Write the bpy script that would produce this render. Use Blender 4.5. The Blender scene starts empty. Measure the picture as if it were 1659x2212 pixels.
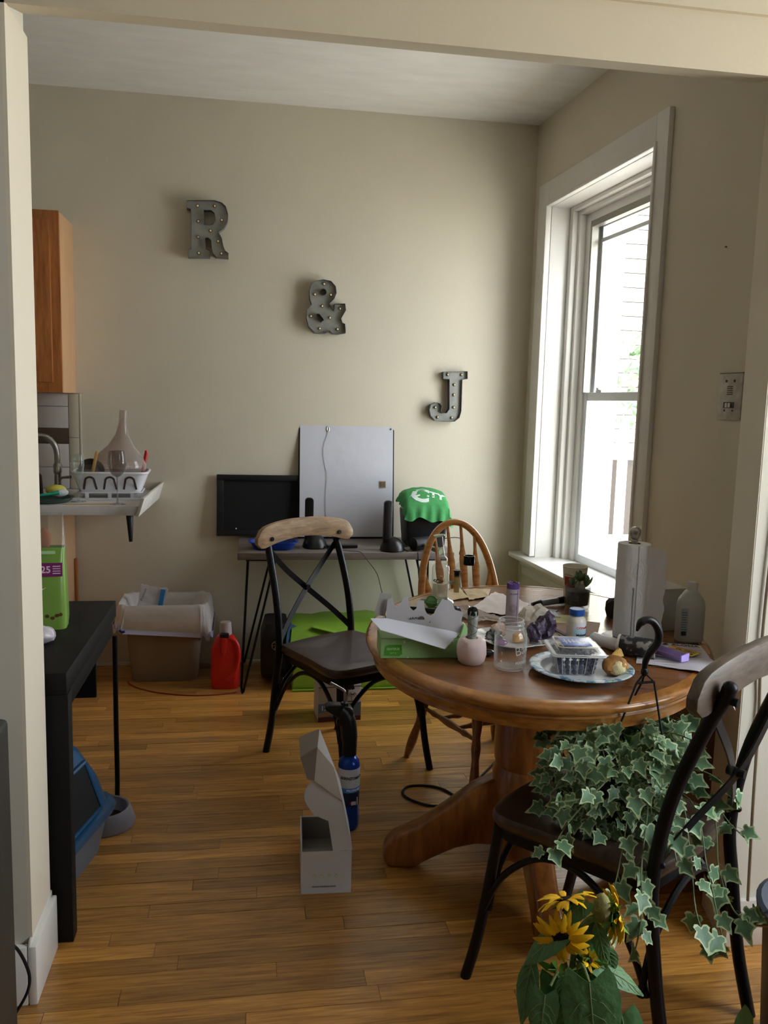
import bpy, bmesh, math, random
from math import sin, cos, pi, radians, atan2, hypot
from mathutils import Vector, Matrix, noise
random.seed(7)
C = bpy.context.scene.collection
SC = bpy.context.scene

# ---------------------------------------------------------------- camera
cam = bpy.data.cameras.new('camera'); cam_o = bpy.data.objects.new('camera', cam); C.objects.link(cam_o)
cam.sensor_fit = 'HORIZONTAL'; cam.sensor_width = 36; cam.lens = 1800/1659*36; cam.clip_start = .02
_R = ((0.98760013, 0.00586911, 0.15688065), (-0.15477288, -0.13096656, 0.97923088), (0.02629334, -0.99136941, -0.12843421))
cam_o.matrix_world = Matrix(((_R[0][0], -_R[0][1], -_R[0][2], 0), (_R[1][0], -_R[1][1], -_R[1][2], 0), (_R[2][0], -_R[2][1], -_R[2][2], 1.40), (0, 0, 0, 1)))
SC.camera = cam_o

# ---------------------------------------------------------------- world, light, exposure
w = bpy.data.worlds.new('daylight'); SC.world = w; w.use_nodes = True
bg = w.node_tree.nodes['Background']; bg.inputs[0].default_value = (.89, .95, 1, 1); bg.inputs[1].default_value = 9.0
SC.view_settings.view_transform = 'Standard'; SC.view_settings.look = 'None'; SC.view_settings.exposure = 0.2
SC.view_settings.gamma = 1; SC.view_settings.use_curve_mapping = False
SC.render.film_transparent = False
cy = SC.cycles
cy.use_denoising = True; cy.use_adaptive_sampling = True; cy.adaptive_threshold = .03; cy.max_bounces = 8; cy.diffuse_bounces = 4; cy.glossy_bounces = 3; cy.transmission_bounces = 6; cy.transparent_max_bounces = 12
cy.caustics_reflective = False; cy.caustics_refractive = False; cy.sample_clamp_indirect = 6

WDX, WDY = -0.06107913, 0.99813293          # direction of the window wall
def W(s, d, z):                              # s along the wall from the back corner, d outwards, z up
    return (1.478 - WDX*s + WDY*d, 4.42 - WDY*s - WDX*d, z)
def portal(name, loc, rot, sx, sy):
    l = bpy.data.lights.new(name, 'AREA'); l.shape = 'RECTANGLE'; l.size = sx; l.size_y = sy; l.cycles.is_portal = True
    o = bpy.data.objects.new(name, l); C.objects.link(o); o.location = loc; o.rotation_euler = rot
portal('window_portal', W(.74, .3, 1.5), (0, radians(90), atan2(WDX, WDY)*-1), 1.9, 1.1)
portal('near_room_window_portal', (2.56, .725, 1.55), (0, radians(90), 0), 1.8, 1.5)

sun = bpy.data.lights.new('sun', 'SUN'); sun.energy = 15; sun.angle = radians(1); sun.color = (1, .98, .94); so_ = bpy.data.objects.new('sun', sun); C.objects.link(so_)
so_.rotation_euler = Vector((.55, .25, -1)).to_track_quat('-Z', 'Y').to_euler()
# ---------------------------------------------------------------- materials
def lin(c):
    if isinstance(c, str):
        c = [int(c[i:i+2], 16)/255 for i in (0, 2, 4)]
    return tuple(((v/12.92) if v <= .04045 else ((v+.055)/1.055)**2.4) for v in c)
MATS = {}
def mat(name, col, rough=.5, metal=0, trans=0, ior=1.45, vary=0, vscale=8, bump=0, bscale=60, alpha=1, spec=.5, coat=0, emit=0, sss=0, stretch=None, rnd=0, thin=False):
    if name in MATS: return MATS[name]
    m = bpy.data.materials.new(name); m.use_nodes = True; nt = m.node_tree; N = nt.nodes; b = N['Principled BSDF']
    c = lin(col)
    b.inputs['Base Color'].default_value = (*c, 1); b.inputs['Roughness'].default_value = rough; b.inputs['Metallic'].default_value = metal
    b.inputs['Transmission Weight'].default_value = trans; b.inputs['IOR'].default_value = ior; b.inputs['Alpha'].default_value = alpha
    b.inputs['Specular IOR Level'].default_value = spec; b.inputs['Coat Weight'].default_value = coat
    b.inputs['Coat Roughness'].default_value = .12
    if sss: b.inputs['Subsurface Weight'].default_value = sss; b.inputs['Subsurface Scale'].default_value = .02; b.inputs['Subsurface Radius'].default_value = (1, .5, .4)
    if emit: b.inputs['Emission Color'].default_value = (*c, 1); b.inputs['Emission Strength'].default_value = emit
    tc = N.new('ShaderNodeTexCoord')
    def noise_tex(sc, det=3):
        t = N.new('ShaderNodeTexNoise'); t.inputs['Scale'].default_value = sc; t.inputs['Detail'].default_value = det
        if stretch:
            mp = N.new('ShaderNodeMapping'); mp.inputs['Scale'].default_value = stretch
            nt.links.new(tc.outputs['Object'], mp.inputs[0]); nt.links.new(mp.outputs[0], t.inputs[0])
        else: nt.links.new(tc.outputs['Object'], t.inputs[0])
        return t
    if vary or rnd:
        cur = None
        if vary:
            t = noise_tex(vscale, 5); r = N.new('ShaderNodeMapRange'); r.inputs[1].default_value = .3; r.inputs[2].default_value = .7
            r.inputs[3].default_value = 1-vary; r.inputs[4].default_value = 1+vary*.6; nt.links.new(t.outputs[0], r.inputs[0]); cur = r.outputs[0]
        if rnd:
            oi = N.new('ShaderNodeObjectInfo'); r2 = N.new('ShaderNodeMapRange'); r2.inputs[3].default_value = 1-rnd; r2.inputs[4].default_value = 1+rnd
            nt.links.new(oi.outputs['Random'], r2.inputs[0])
            if cur:
                mu = N.new('ShaderNodeMath'); mu.operation = 'MULTIPLY'; nt.links.new(cur, mu.inputs[0]); nt.links.new(r2.outputs[0], mu.inputs[1]); cur = mu.outputs[0]
            else: cur = r2.outputs[0]
        vm = N.new('ShaderNodeVectorMath'); vm.operation = 'SCALE'; vm.inputs[0].default_value = c; nt.links.new(cur, vm.inputs['Scale'])
        nt.links.new(vm.outputs[0], b.inputs['Base Color'])
    if bump:
        t = noise_tex(bscale, 4); bp = N.new('ShaderNodeBump'); bp.inputs['Strength'].default_value = bump; bp.inputs['Distance'].default_value = .004
        nt.links.new(t.outputs[0], bp.inputs['Height']); nt.links.new(bp.outputs[0], b.inputs['Normal'])
    MATS[name] = m; return m
def wood(name, dark, light, rough=.35, scale=(1, 14, 14), axis_scale=6, coat=.3, rnd=0, world=False, contrast=1.0):
    if name in MATS: return MATS[name]
    m = bpy.data.materials.new(name); m.use_nodes = True; nt = m.node_tree; N = nt.nodes; b = N['Principled BSDF']
    tc = N.new('ShaderNodeTexCoord'); src = tc.outputs['Object']; oi = N.new('ShaderNodeObjectInfo')
    if world:
        ge = N.new('ShaderNodeNewGeometry'); src = ge.outputs['Position']
    ad = N.new('ShaderNodeVectorMath'); ad.operation = 'ADD'; cx = N.new('ShaderNodeVectorMath'); cx.operation = 'SCALE'
    cx.inputs[0].default_value = (7, 3, 5); nt.links.new(oi.outputs['Random'], cx.inputs['Scale']); nt.links.new(src, ad.inputs[0]); nt.links.new(cx.outputs[0], ad.inputs[1])
    mp = N.new('ShaderNodeMapping'); mp.inputs['Scale'].default_value = scale; nt.links.new(ad.outputs[0], mp.inputs[0])
    t = N.new('ShaderNodeTexNoise'); t.inputs['Scale'].default_value = axis_scale; t.inputs['Detail'].default_value = 6; t.inputs['Roughness'].default_value = .6; t.inputs['Distortion'].default_value = .5
    nt.links.new(mp.outputs[0], t.inputs[0])
    cr = N.new('ShaderNodeValToRGB'); cr.color_ramp.elements[0].position = .5-.2/contrast; cr.color_ramp.elements[1].position = .5+.2/contrast
    cr.color_ramp.elements[0].color = (*lin(dark), 1); cr.color_ramp.elements[1].color = (*lin(light), 1); nt.links.new(t.outputs[0], cr.inputs[0])
    out = cr.outputs[0]
    if rnd:
        mr = N.new('ShaderNodeMapRange'); mr.inputs[3].default_value = 1-rnd; mr.inputs[4].default_value = 1+rnd; nt.links.new(oi.outputs['Random'], mr.inputs[0])
        vm = N.new('ShaderNodeVectorMath'); vm.operation = 'SCALE'; nt.links.new(out, vm.inputs[0]); nt.links.new(mr.outputs[0], vm.inputs['Scale']); out = vm.outputs[0]
    nt.links.new(out, b.inputs['Base Color']); b.inputs['Roughness'].default_value = rough; b.inputs['Coat Weight'].default_value = coat; b.inputs['Coat Roughness'].default_value = .2
    bp = N.new('ShaderNodeBump'); bp.inputs['Strength'].default_value = .15; bp.inputs['Distance'].default_value = .001; nt.links.new(t.outputs[0], bp.inputs['Height']); nt.links.new(bp.outputs[0], b.inputs['Normal'])
    MATS[name] = m; return m
def glass(name, col='ffffff', rough=.0, alpha=None, edge=0):
    # thin-walled look: mostly clear with sharp reflections, cheap to sample
    if name in MATS: return MATS[name]
    m = bpy.data.materials.new(name); m.use_nodes = True; nt = m.node_tree; N = nt.nodes; N.remove(N['Principled BSDF'])
    tr = N.new('ShaderNodeBsdfTransparent'); tr.inputs[0].default_value = (*lin(col), 1)
    gl = N.new('ShaderNodeBsdfGlossy'); gl.inputs['Roughness'].default_value = max(rough, .03)
    fr = N.new('ShaderNodeFresnel'); fr.inputs[0].default_value = 1.5
    ge = N.new('ShaderNodeNewGeometry'); iv = N.new('ShaderNodeMath'); iv.operation = 'SUBTRACT'; iv.inputs[0].default_value = 1; nt.links.new(ge.outputs['Backfacing'], iv.inputs[1])
    mu = N.new('ShaderNodeMath'); mu.operation = 'MULTIPLY'; nt.links.new(fr.outputs[0], mu.inputs[0]); nt.links.new(iv.outputs[0], mu.inputs[1])
    mx = N.new('ShaderNodeMixShader'); nt.links.new(mu.outputs[0], mx.inputs[0]); nt.links.new(tr.outputs[0], mx.inputs[1]); nt.links.new(gl.outputs[0], mx.inputs[2])
    out = mx.outputs[0]
    if edge:  # whitish colour mixed in at grazing angles, imitating bright edge reflections
        lw = N.new('ShaderNodeLayerWeight'); lw.inputs[0].default_value = .5; pw = N.new('ShaderNodeMath'); pw.operation = 'POWER'; pw.inputs[1].default_value = 3.5; nt.links.new(lw.outputs['Facing'], pw.inputs[0])
        ml_ = N.new('ShaderNodeMath'); ml_.operation = 'MULTIPLY'; ml_.inputs[1].default_value = edge; nt.links.new(pw.outputs[0], ml_.inputs[0])
        g2 = N.new('ShaderNodeBsdfGlossy'); g2.inputs['Roughness'].default_value = .12; d2 = N.new('ShaderNodeBsdfDiffuse'); d2.inputs[0].default_value = (.85, .87, .86, 1); m3 = N.new('ShaderNodeMixShader'); m3.inputs[0].default_value = .5
        nt.links.new(g2.outputs[0], m3.inputs[1]); nt.links.new(d2.outputs[0], m3.inputs[2]); m4 = N.new('ShaderNodeMixShader'); nt.links.new(ml_.outputs[0], m4.inputs[0]); nt.links.new(out, m4.inputs[1]); nt.links.new(m3.outputs[0], m4.inputs[2]); out = m4.outputs[0]
    if alpha:
        df = N.new('ShaderNodeBsdfDiffuse'); df.inputs[0].default_value = (*lin(col), 1); m2 = N.new('ShaderNodeMixShader'); m2.inputs[0].default_value = alpha
        nt.links.new(out, m2.inputs[1]); nt.links.new(df.outputs[0], m2.inputs[2]); out = m2.outputs[0]
    nt.links.new(out, N['Material Output'].inputs[0]); MATS[name] = m; return m

wallp = mat('cream_wall_paint', 'dbd3c0', .75, bump=.12, bscale=90, vary=.03, vscale=3)
ceilp = mat('ceiling_paint', 'efeeea', .8, bump=1.0, bscale=5, vary=.05, vscale=5, stretch=(1, 3, 1))
trimp = mat('white_gloss_trim', 'e6e4df', .35, bump=.08, bscale=40)
headp = mat('warm_header_paint', 'd8cbb2', .7, bump=.1, bscale=70)
blackm = mat('black_metal', '17171a', .42, .6)
gunm = mat('gunmetal_chair_frame', '1d1d20', .38, .55, bump=.1, bscale=120)
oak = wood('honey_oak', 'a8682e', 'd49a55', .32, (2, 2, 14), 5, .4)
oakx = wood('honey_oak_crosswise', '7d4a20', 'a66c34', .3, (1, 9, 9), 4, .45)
cabw = wood('cabinet_oak', '8a4a1c', 'b87436', .4, (12, 12, 1.2), 5, .25)
cabside = mat('cabinet_side_veneer', 'cfa57c', .5, vary=.08, vscale=4, stretch=(6, 6, 1))
dwood = wood('dark_walnut_seat', '2e221d', '4b3a31', .38, (3, 14, 3), 4, .3)
railw = wood('weathered_rail_wood', '8a6f52', 'c2a27c', .5, (3, 14, 14), 5, .1)
railw2 = wood('grey_brown_rail_wood', '453a31', '6e5e50', .5, (3, 14, 14), 5, .1)
greyw = wood('grey_washed_wood', '5d5450', '8b8078', .5, (1.2, 14, 14), 5, .1)
blackw = mat('black_brown_wood', '131211', .6, spec=.25, vary=.12, vscale=10, stretch=(12, 1, 12), bump=.1, bscale=50)
white = mat('white_card', 'dfe2ea', .6)
paperm = mat('white_paper', 'e8e8f0', .7, bump=.3, bscale=25)
plw = mat('white_plastic', 'e8e8ee', .3)
blackp = mat('black_plastic', '121214', .35)
rub = mat('black_rubber', '0e0e10', .6)
steel = mat('brushed_steel', 'a8a6a2', .28, 1)
chrome = mat('chrome', 'd5d5d5', .08, 1)
clear = glass('clear_glass', 'f4f6f4')

# ---------------------------------------------------------------- mesh builder
class MB:
    def __init__(s): s.bm = bmesh.new(); s.M = Matrix.Identity(4); s.mi = 0
    def _v(s, p): return s.bm.verts.new(s.M @ Vector(p))
    def _f(s, vs):
        try:
            f = s.bm.faces.new(vs); f.material_index = s.mi; return f
        except ValueError: return None
    def at(s, loc=(0, 0, 0), rz=0, rx=0, ry=0):
        s.M = Matrix.Translation(loc) @ Matrix.Rotation(rz, 4, 'Z') @ Matrix.Rotation(ry, 4, 'Y') @ Matrix.Rotation(rx, 4, 'X'); return s
    def box(s, a, b):
        x0, y0, z0 = a; x1, y1, z1 = b
        return s.hexa([(x0, y0, z0), (x1, y0, z0), (x1, y1, z0), (x0, y1, z0)], [(x0, y0, z1), (x1, y0, z1), (x1, y1, z1), (x0, y1, z1)])
    def hexa(s, lo, hi):
        a = [s._v(p) for p in lo]; b = [s._v(p) for p in hi]; n = len(a)
        s._f(a[::-1]); s._f(b)
        for i in range(n): s._f([a[i], a[(i+1) % n], b[(i+1) % n], b[i]])
        return s
    def prism(s, poly, z0, z1):                        # poly in xy
        return s.hexa([(x, y, z0) for x, y in poly], [(x, y, z1) for x, y in poly])
    def prismy(s, poly, y0, y1):                       # poly in xz, extruded along y
        return s.hexa([(x, y1, z) for x, z in poly], [(x, y0, z) for x, z in poly])
    def prismx(s, poly, x0, x1):                       # poly in yz
        return s.hexa([(x0, y, z) for y, z in poly], [(x1, y, z) for y, z in poly])
    def lathe(s, prof, seg=24, c=(0, 0), cap=True, sx=1, sy=1):
        rings = []
        for r, z in prof:
            if r < 1e-6: rings.append([s._v((c[0], c[1], z))])
            else: rings.append([s._v((c[0]+sx*r*cos(2*pi*i/seg), c[1]+sy*r*sin(2*pi*i/seg), z)) for i in range(seg)])
        for a, b in zip(rings, rings[1:]):
            for i in range(seg):
                j = (i+1) % seg
                if len(a) == 1 and len(b) == 1: continue
                if len(a) == 1: s._f([a[0], b[j], b[i]])
                elif len(b) == 1: s._f([a[i], a[j], b[0]])
                else: s._f([a[i], a[j], b[j], b[i]])
        if cap:
            if len(rings[0]) > 1: s._f(rings[0][::-1])
            if len(rings[-1]) > 1: s._f(rings[-1])
        return s
    def tube(s, pts, r, seg=8, closed=False, flat=None, up=(0, 0, 1)):
        # r number or list; flat=(w,h) for a flat bar cross-section
        pts = [Vector(p) for p in pts]; n = len(pts); rings = []; prev = None
        for i, p in enumerate(pts):
            if closed: t = pts[(i+1) % n]-pts[i-1]
            else: t = pts[min(i+1, n-1)]-pts[max(i-1, 0)]
            t.normalize()
            if prev is None:
                u = Vector(up)
                if abs(u.dot(t)) > .95: u = Vector((1, 0, 0))
                a = t.cross(u).normalized()
            else:
                a = (prev - t*prev.dot(t)).normalized()
            prev = a; b = a.cross(t)
            rr = r[i] if isinstance(r, (list, tuple)) else r
            if flat:
                w_, h_ = flat[0]/2*rr, flat[1]/2*rr
                ring = [s._v(p+a*x+b*y) for x, y in ((-w_, -h_), (w_, -h_), (w_, h_), (-w_, h_))]
            else: ring = [s._v(p+(a*cos(2*pi*k/seg)+b*sin(2*pi*k/seg))*rr) for k in range(seg)]
            rings.append(ring)
        m = len(rings[0]); rng = range(n if closed else n-1)
        for i in rng:
            A = rings[i]; B = rings[(i+1) % n]
            for k in range(m): s._f([A[k], A[(k+1) % m], B[(k+1) % m], B[k]])
        if not closed: s._f(rings[0][::-1]); s._f(rings[-1])
        return s
    def cyl(s, a, b, r, r2=None, seg=16): return s.tube([a, b], [r, r if r2 is None else r2], seg)
    def ball(s, c, r, seg=12, sc=(1, 1, 1)):
        n = max(5, seg//2); pr = [(r*sin(pi*i/n), -r*cos(pi*i/n)) for i in range(n+1)]
        rings = []
        for q, z in pr:
            if q < 1e-5: rings.append([s._v((c[0], c[1], c[2]+z*sc[2]))])
            else: rings.append([s._v((c[0]+q*cos(2*pi*i/seg)*sc[0], c[1]+q*sin(2*pi*i/seg)*sc[1], c[2]+z*sc[2])) for i in range(seg)])
        for a, b in zip(rings, rings[1:]):
            for i in range(seg):
                j = (i+1) % seg
                if len(a) == 1: s._f([a[0], b[j], b[i]])
                elif len(b) == 1: s._f([a[i], a[j], b[0]])
                else: s._f([a[i], a[j], b[j], b[i]])
        return s
    def sheet(s, grid, th=.0008):                      # grid[i][j] of points -> thin closed sheet
        ni, nj = len(grid), len(grid[0]); V = [[Vector(p) for p in r] for r in grid]
        top = [[None]*nj for _ in range(ni)]; bot = [[None]*nj for _ in range(ni)]
        for i in range(ni):
            for j in range(nj):
                a = V[min(i+1, ni-1)][j]-V[max(i-1, 0)][j]; b = V[i][min(j+1, nj-1)]-V[i][max(j-1, 0)]
                n = a.cross(b); n = n.normalized() if n.length > 1e-12 else Vector((0, 0, 1))
                top[i][j] = s._v(V[i][j]+n*th/2); bot[i][j] = s._v(V[i][j]-n*th/2)
        for i in range(ni-1):
            for j in range(nj-1):
                s._f([top[i][j], top[i+1][j], top[i+1][j+1], top[i][j+1]]); s._f([bot[i][j], bot[i][j+1], bot[i+1][j+1], bot[i+1][j]])
        for i in range(ni-1):
            s._f([top[i][0], bot[i][0], bot[i+1][0], top[i+1][0]]); s._f([top[i][-1], top[i+1][-1], bot[i+1][-1], bot[i][-1]])
        for j in range(nj-1):
            s._f([top[0][j], top[0][j+1], bot[0][j+1], bot[0][j]]); s._f([top[-1][j], bot[-1][j], bot[-1][j+1], top[-1][j+1]])
        return s
    def build(s, name, m, parent=None, bevel=0, ang=38, seg=2, displace=None):
        bm = s.bm
        bmesh.ops.recalc_face_normals(bm, faces=bm.faces)
        if bevel:
            es = [e for e in bm.edges if len(e.link_faces) == 2 and e.calc_face_angle(0) > radians(30)]
            bmesh.ops.bevel(bm, geom=es, offset=bevel, segments=seg, affect='EDGES', profile=.5, clamp_overlap=True)
        if displace:
            for v in bm.verts: v.co = displace(v.co)
        me = bpy.data.meshes.new(name); bm.to_mesh(me); bm.free()
        ms = m if isinstance(m, (list, tuple)) else [m]
        for x in ms: me.materials.append(x)
        for p in me.polygons: p.use_smooth = True
        me.set_sharp_from_angle(angle=radians(ang))
        o = bpy.data.objects.new(name, me); C.objects.link(o)
        if parent: o.parent = parent
        return o
def thing(name, label, cat, loc=(0, 0, 0), rz=0, group=None):
    o = bpy.data.objects.new(name, None); C.objects.link(o); o.empty_display_size = .05
    o.location = loc; o.rotation_euler = (0, 0, rz); o['label'] = label; o['category'] = cat
    if group: o['group'] = group
    return o
def tag(o, label, cat, group=None, loc=None, rz=None):
    o['label'] = label; o['category'] = cat
    if group: o['group'] = group
    if loc is not None: o.location = loc
    if rz is not None: o.rotation_euler = (0, 0, rz)
    return o
def struct(o): o['kind'] = 'structure'; return o
def semp(name, loc=(0, 0, 0)):
    o = bpy.data.objects.new(name, None); C.objects.link(o); o.location = loc; o['kind'] = 'structure'; return o
def piece(src, name=None):
    o = src.copy(); C.objects.link(o); return o
def text(name, s, size, m, parent, loc, rot=(0, 0, 0), ext=.0003, sx=1, bold=0, bend=None, align='CENTER', mirror=False):
    c = bpy.data.curves.new(name, 'FONT'); c.body = s; c.size = size; c.extrude = ext; c.align_x = align; c.align_y = 'CENTER'; c.offset = bold; c.resolution_u = 3
    t = bpy.data.objects.new(name, c); C.objects.link(t)
    dg = bpy.context.evaluated_depsgraph_get(); me = bpy.data.meshes.new_from_object(t.evaluated_get(dg)); bpy.data.objects.remove(t)
    for v in me.vertices:
        v.co.x *= sx
        if bend:                                       # wrap around a vertical cylinder of radius bend, facing -y
            a = v.co.x/bend; z = v.co.z; v.co.x = (bend+z)*sin(a); v.co.z = -(bend - (bend+z)*cos(a))
    me.materials.clear(); me.materials.append(m)
    o = bpy.data.objects.new(name, me); C.objects.link(o); o.location = loc; o.rotation_euler = rot
    if parent: o.parent = parent
    return o
def arc(cx, cz, r, a0, a1, n=8, sz=1): return [(cx+r*cos(a0+(a1-a0)*i/n), cz+sz*r*sin(a0+(a1-a0)*i/n)) for i in range(n+1)]
def rrect(w_, h_, r, n=4):
    P = []
    for cx, cy_, a in ((w_/2-r, h_/2-r, 0), (-w_/2+r, h_/2-r, pi/2), (-w_/2+r, -h_/2+r, pi), (w_/2-r, -h_/2+r, 1.5*pi)): P += arc(cx, cy_, r, a, a+pi/2, n)
    return P
def smooth_path(pts, n=6):
    P = [Vector(p) for p in pts]; out = []
    for i in range(len(P)-1):
        p0 = P[max(i-1, 0)]; p1 = P[i]; p2 = P[i+1]; p3 = P[min(i+2, len(P)-1)]
        for k in range(n):
            t = k/n; out.append(.5*((2*p1)+(-p0+p2)*t+(2*p0-5*p1+4*p2-p3)*t*t+(-p0+3*p1-3*p2+p3)*t**3))
    out.append(P[-1]); return out
def jitter(amp, sc, seed=0):
    def f(co):
        n = noise.noise_vector(co*sc+Vector((seed, seed*.7, 3))); return co+n*amp
    return f

# ================================================================ THE ROOM
CEIL = 2.87; BY = 4.42; OY0, OY1 = 1.88, 2.055; HL, HR, HRB = -.502, 1.241, 1.286
fl = MB().box((-4.6, 1.0, -.12), (2.5, 4.5, -.012)).box((-4.1, -5, -.12), (2.5, 1.0, 0)).build('floor', mat('floor_underlay', '6b4420', .5), None); struct(fl)
flw = wood('oak_strip_floor', '8f5e2c', 'cc9548', .3, (1.3, 22, 1), 5, .35, rnd=.3, world=True, contrast=1.1)
pl = MB().box((-.5, 0, -.012), (.5, 1, 0)).build('plank', flw, fl, bevel=0); pl['kind'] = 'structure'
del pl['kind']
rows = 60; pw = (BY-1.05)/rows; first = True; cnt = 0
for i in range(rows):
    y = 1.05+i*pw
    x = -.75 - .25*(i/rows) - random.random()*.8
    xe = 1.25+.4*(i/rows)
    while x < xe:
        L = random.uniform(.55, 1.15)
        if x+L > -.8-.3*(i/rows) and cnt < 296:
            if first: o = pl; first = False
            else: o = piece(pl); o.parent = fl
            o.location = (x+L/2, y, random.uniform(-.0006, .0006)); o.scale = (L-.0012, pw-.0012, 1); cnt += 1
        x += L
# planks outside the visible strip, one stuff part
mb = MB()
for i in range(rows):
    y = 1.05+i*pw; mb.box((-4.4, y+.0006, -.012), (-1.7, y+pw-.0006, -.001)).box((1.9, y+.0006, -.012), (2.5, y+pw-.0006, -.001))
o = mb.build('far_planks', flw, fl); o['kind'] = 'stuff'

cl = struct(MB().box((-4.6, 2.0, CEIL), (2.0, 4.6, CEIL+.1)).box((-4.1, -5, CEIL), (2.6, 2.0, CEIL+.1)).build('ceiling', ceilp))
wb = struct(MB().box((-4.6, BY, 0), (2.0, BY+.12, CEIL)).build('wall_back', wallp))
struct(MB().box((-4.6, OY1, 0), (-4.48, BY, CEIL)).build('wall_kitchen_left', wallp))
# window wall with its opening
def wbox(mb, s0, s1, d0, d1, z0, z1):
    return mb.hexa([W(s0, d0, z0), W(s1, d0, z0), W(s1, d1, z0), W(s0, d1, z0)], [W(s0, d0, z1), W(s1, d0, z1), W(s1, d1, z1), W(s0, d1, z1)])
ws0, ws1, wz0, wz1 = .215, 1.25, .60, 2.42
mb = MB(); wbox(mb, -.02, ws0, 0, .34, 0, CEIL); wbox(mb, ws1, 2.40, 0, .34, 0, CEIL); wbox(mb, ws0, ws1, 0, .34, 0, wz0); wbox(mb, ws0, ws1, 0, .34, wz1, CEIL)
struct(mb.build('wall_right', wallp))
# wall with the wide cased opening
mb = MB().box((-4.6, OY0, 0), (HL, OY1, CEIL)).prism([(HR, OY0), (2.5, OY0), (2.5, OY1), (HRB, OY1)], 0, CEIL)
struct(mb.build('wall_front', mat('near_room_paint', 'd9d4c6', .7, bump=.1, bscale=80)))
mb = MB().prismx([(OY0, 2.175), (OY1, 2.228), (OY1, CEIL), (OY0, CEIL)], HL, HR)
mb.box((HL-.3, OY0-.012, 2.30), (HR+1, OY0, 2.87))
struct(mb.build('header_beam', headp))
mb = MB().box((HL, OY0+.0, .0), (HL+.008, OY1, 2.18)).prism([(HR-.003, OY0+.001), (HR+.003, OY0+.001), (HRB+.003, OY1), (HRB-.003, OY1)], 0, 2.18)
struct(mb.build('trim_1', mat('jamb_paint', 'e2d8c4', .6, bump=.1, bscale=60)))
# near room shell
mb = MB().box((-4.1, -5, 0), (-3.98, OY0, CEIL)); struct(mb.build('wall_near_left', wallp))
mb = MB().box((2.42, -5, 0), (2.54, 0, CEIL)).box((2.42, 1.45, 0), (2.54, 1.88, CEIL)).box((2.42, 0, 0), (2.54, 1.45, .7)).box((2.42, 0, 2.4), (2.54, 1.45, CEIL)); struct(mb.build('wall_near_right', wallp))
struct(MB().box((-4.1, -5, 0), (2.54, -4.88, CEIL)).build('wall_near_back', wallp))
# baseboards
bp_ = [(0, 0), (-.018, 0), (-.018, .10), (-.012, .118), (0, .13)]
mb = MB(); mb.hexa([(-2.2, BY+y, z) for y, z in [(0, 0), (-.016, 0), (-.016, .012), (0, .012)]], [(1.47, BY+y, z) for y, z in [(0, 0), (-.016, 0), (-.016, .012), (0, .012)]])
struct(mb.build('baseboard_back', trimp))
mb = MB()
for a, b in (((-.505, OY0-.018), (-1.78, OY0)),):
    mb.box((-3.9, OY0-.017, 0), (HL-.0005, OY0, .145))
mb.box((HL+.0005, OY0-.017, 0), (HL+.020, OY1+.016, .145))
mb.prismx([(OY0-.017, .1455), (OY1+.016, .145), (OY1+.016, .16), (OY0-.004, .16)], HL+.0005, HL+.009)
struct(mb.build('baseboard_left', trimp, bevel=.003))
struct(MB().box((HR, OY0-.016, 0), (2.42, OY0, .13)).build('baseboard_right', trimp, bevel=.003))
mb = MB(); wbox(mb, 0, 2.3, -.02, 0, 0, .16); wbox(mb, 0, 2.3, -.012, 0, .16, .19)
struct(mb.build('baseboard_window', trimp, bevel=.002))

# ---------------------------------------------------------------- window
win = semp('window_1')
mb = MB()
cs = [(.10, ws0+.005), (ws1-.005, 1.335)]
wbox(mb, cs[0][0], cs[0][1], -.022, 0, .615, 2.535); wbox(mb, cs[1][0], cs[1][1], -.022, 0, .615, 2.535); wbox(mb, cs[0][1], cs[1][0], -.022, 0, wz1-.005, 2.535)
mb.build('casing', trimp, win, bevel=.003)
mb = MB(); wbox(mb, .205, .222, -.03, .0, .615, 2.43); wbox(mb, 1.243, 1.26, -.03, .0, .615, 2.43); wbox(mb, .222, 1.243, -.03, 0, 2.412, 2.43)
mb.build('casing_bead', trimp, win, bevel=.004)
mb = MB()   # stepped jambs: reveal board, stop, parting stop, outer frame
for s0, s1, d0, d1, zt in ((.215, .225, 0, .10, wz1-.01), (.225, .262, .10, .13, wz1-.03), (.225, .285, .13, .165, wz1-.05), (.225, .335, .165, .30, wz1-.09)):
    wbox(mb, s0, s1, d0, d1, .60, wz1); q0 = ws0+ws1-s1; q1 = ws0+ws1-s0; wbox(mb, q0, q1, d0, d1, .60, wz1); wbox(mb, s1, q0, d0, d1, zt, wz1)
mb.build('jamb', trimp, win, bevel=.003)
mb = MB(); wbox(mb, .03, 1.40, -.075, .30, .585, .612); mb.build('sill', trimp, win, bevel=.006)
mb = MB(); wbox(mb, .10, 1.335, -.02, 0, .50, .585); mb.build('apron', trimp, win, bevel=.003)
mb = MB(); wbox(mb, .10, 1.335, -.036, 0, .545, .585); mb.build('apron_mould', trimp, win, bevel=.012, seg=3)
al = mat('sash_vinyl', 'd9dcdf', .35); alb = mat('weathered_aluminium', '8d8a80', .4, .6)
def sash(name, s0, s1, z0, z1, d, fr, m, gname):
    mb = MB(); wbox(mb, s0, s0+fr, d, d+.03, z0, z1); wbox(mb, s1-fr, s1, d, d+.03, z0, z1); wbox(mb, s0+fr, s1-fr, d, d+.03, z0, z0+fr); wbox(mb, s0+fr, s1-fr, d, d+.03, z1-fr, z1)
    o = mb.build(name, m, win, bevel=.003)
    mb = MB(); wbox(mb, s0+fr, s1-fr, d+.013, d+.017, z0+fr, z1-fr); mb.build('pane', glass('window_glass', 'ffffff'), o)
    return o
sash('lower_sash', .335, 1.13, .612, 1.485, .175, .042, al, 'a')
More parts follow.
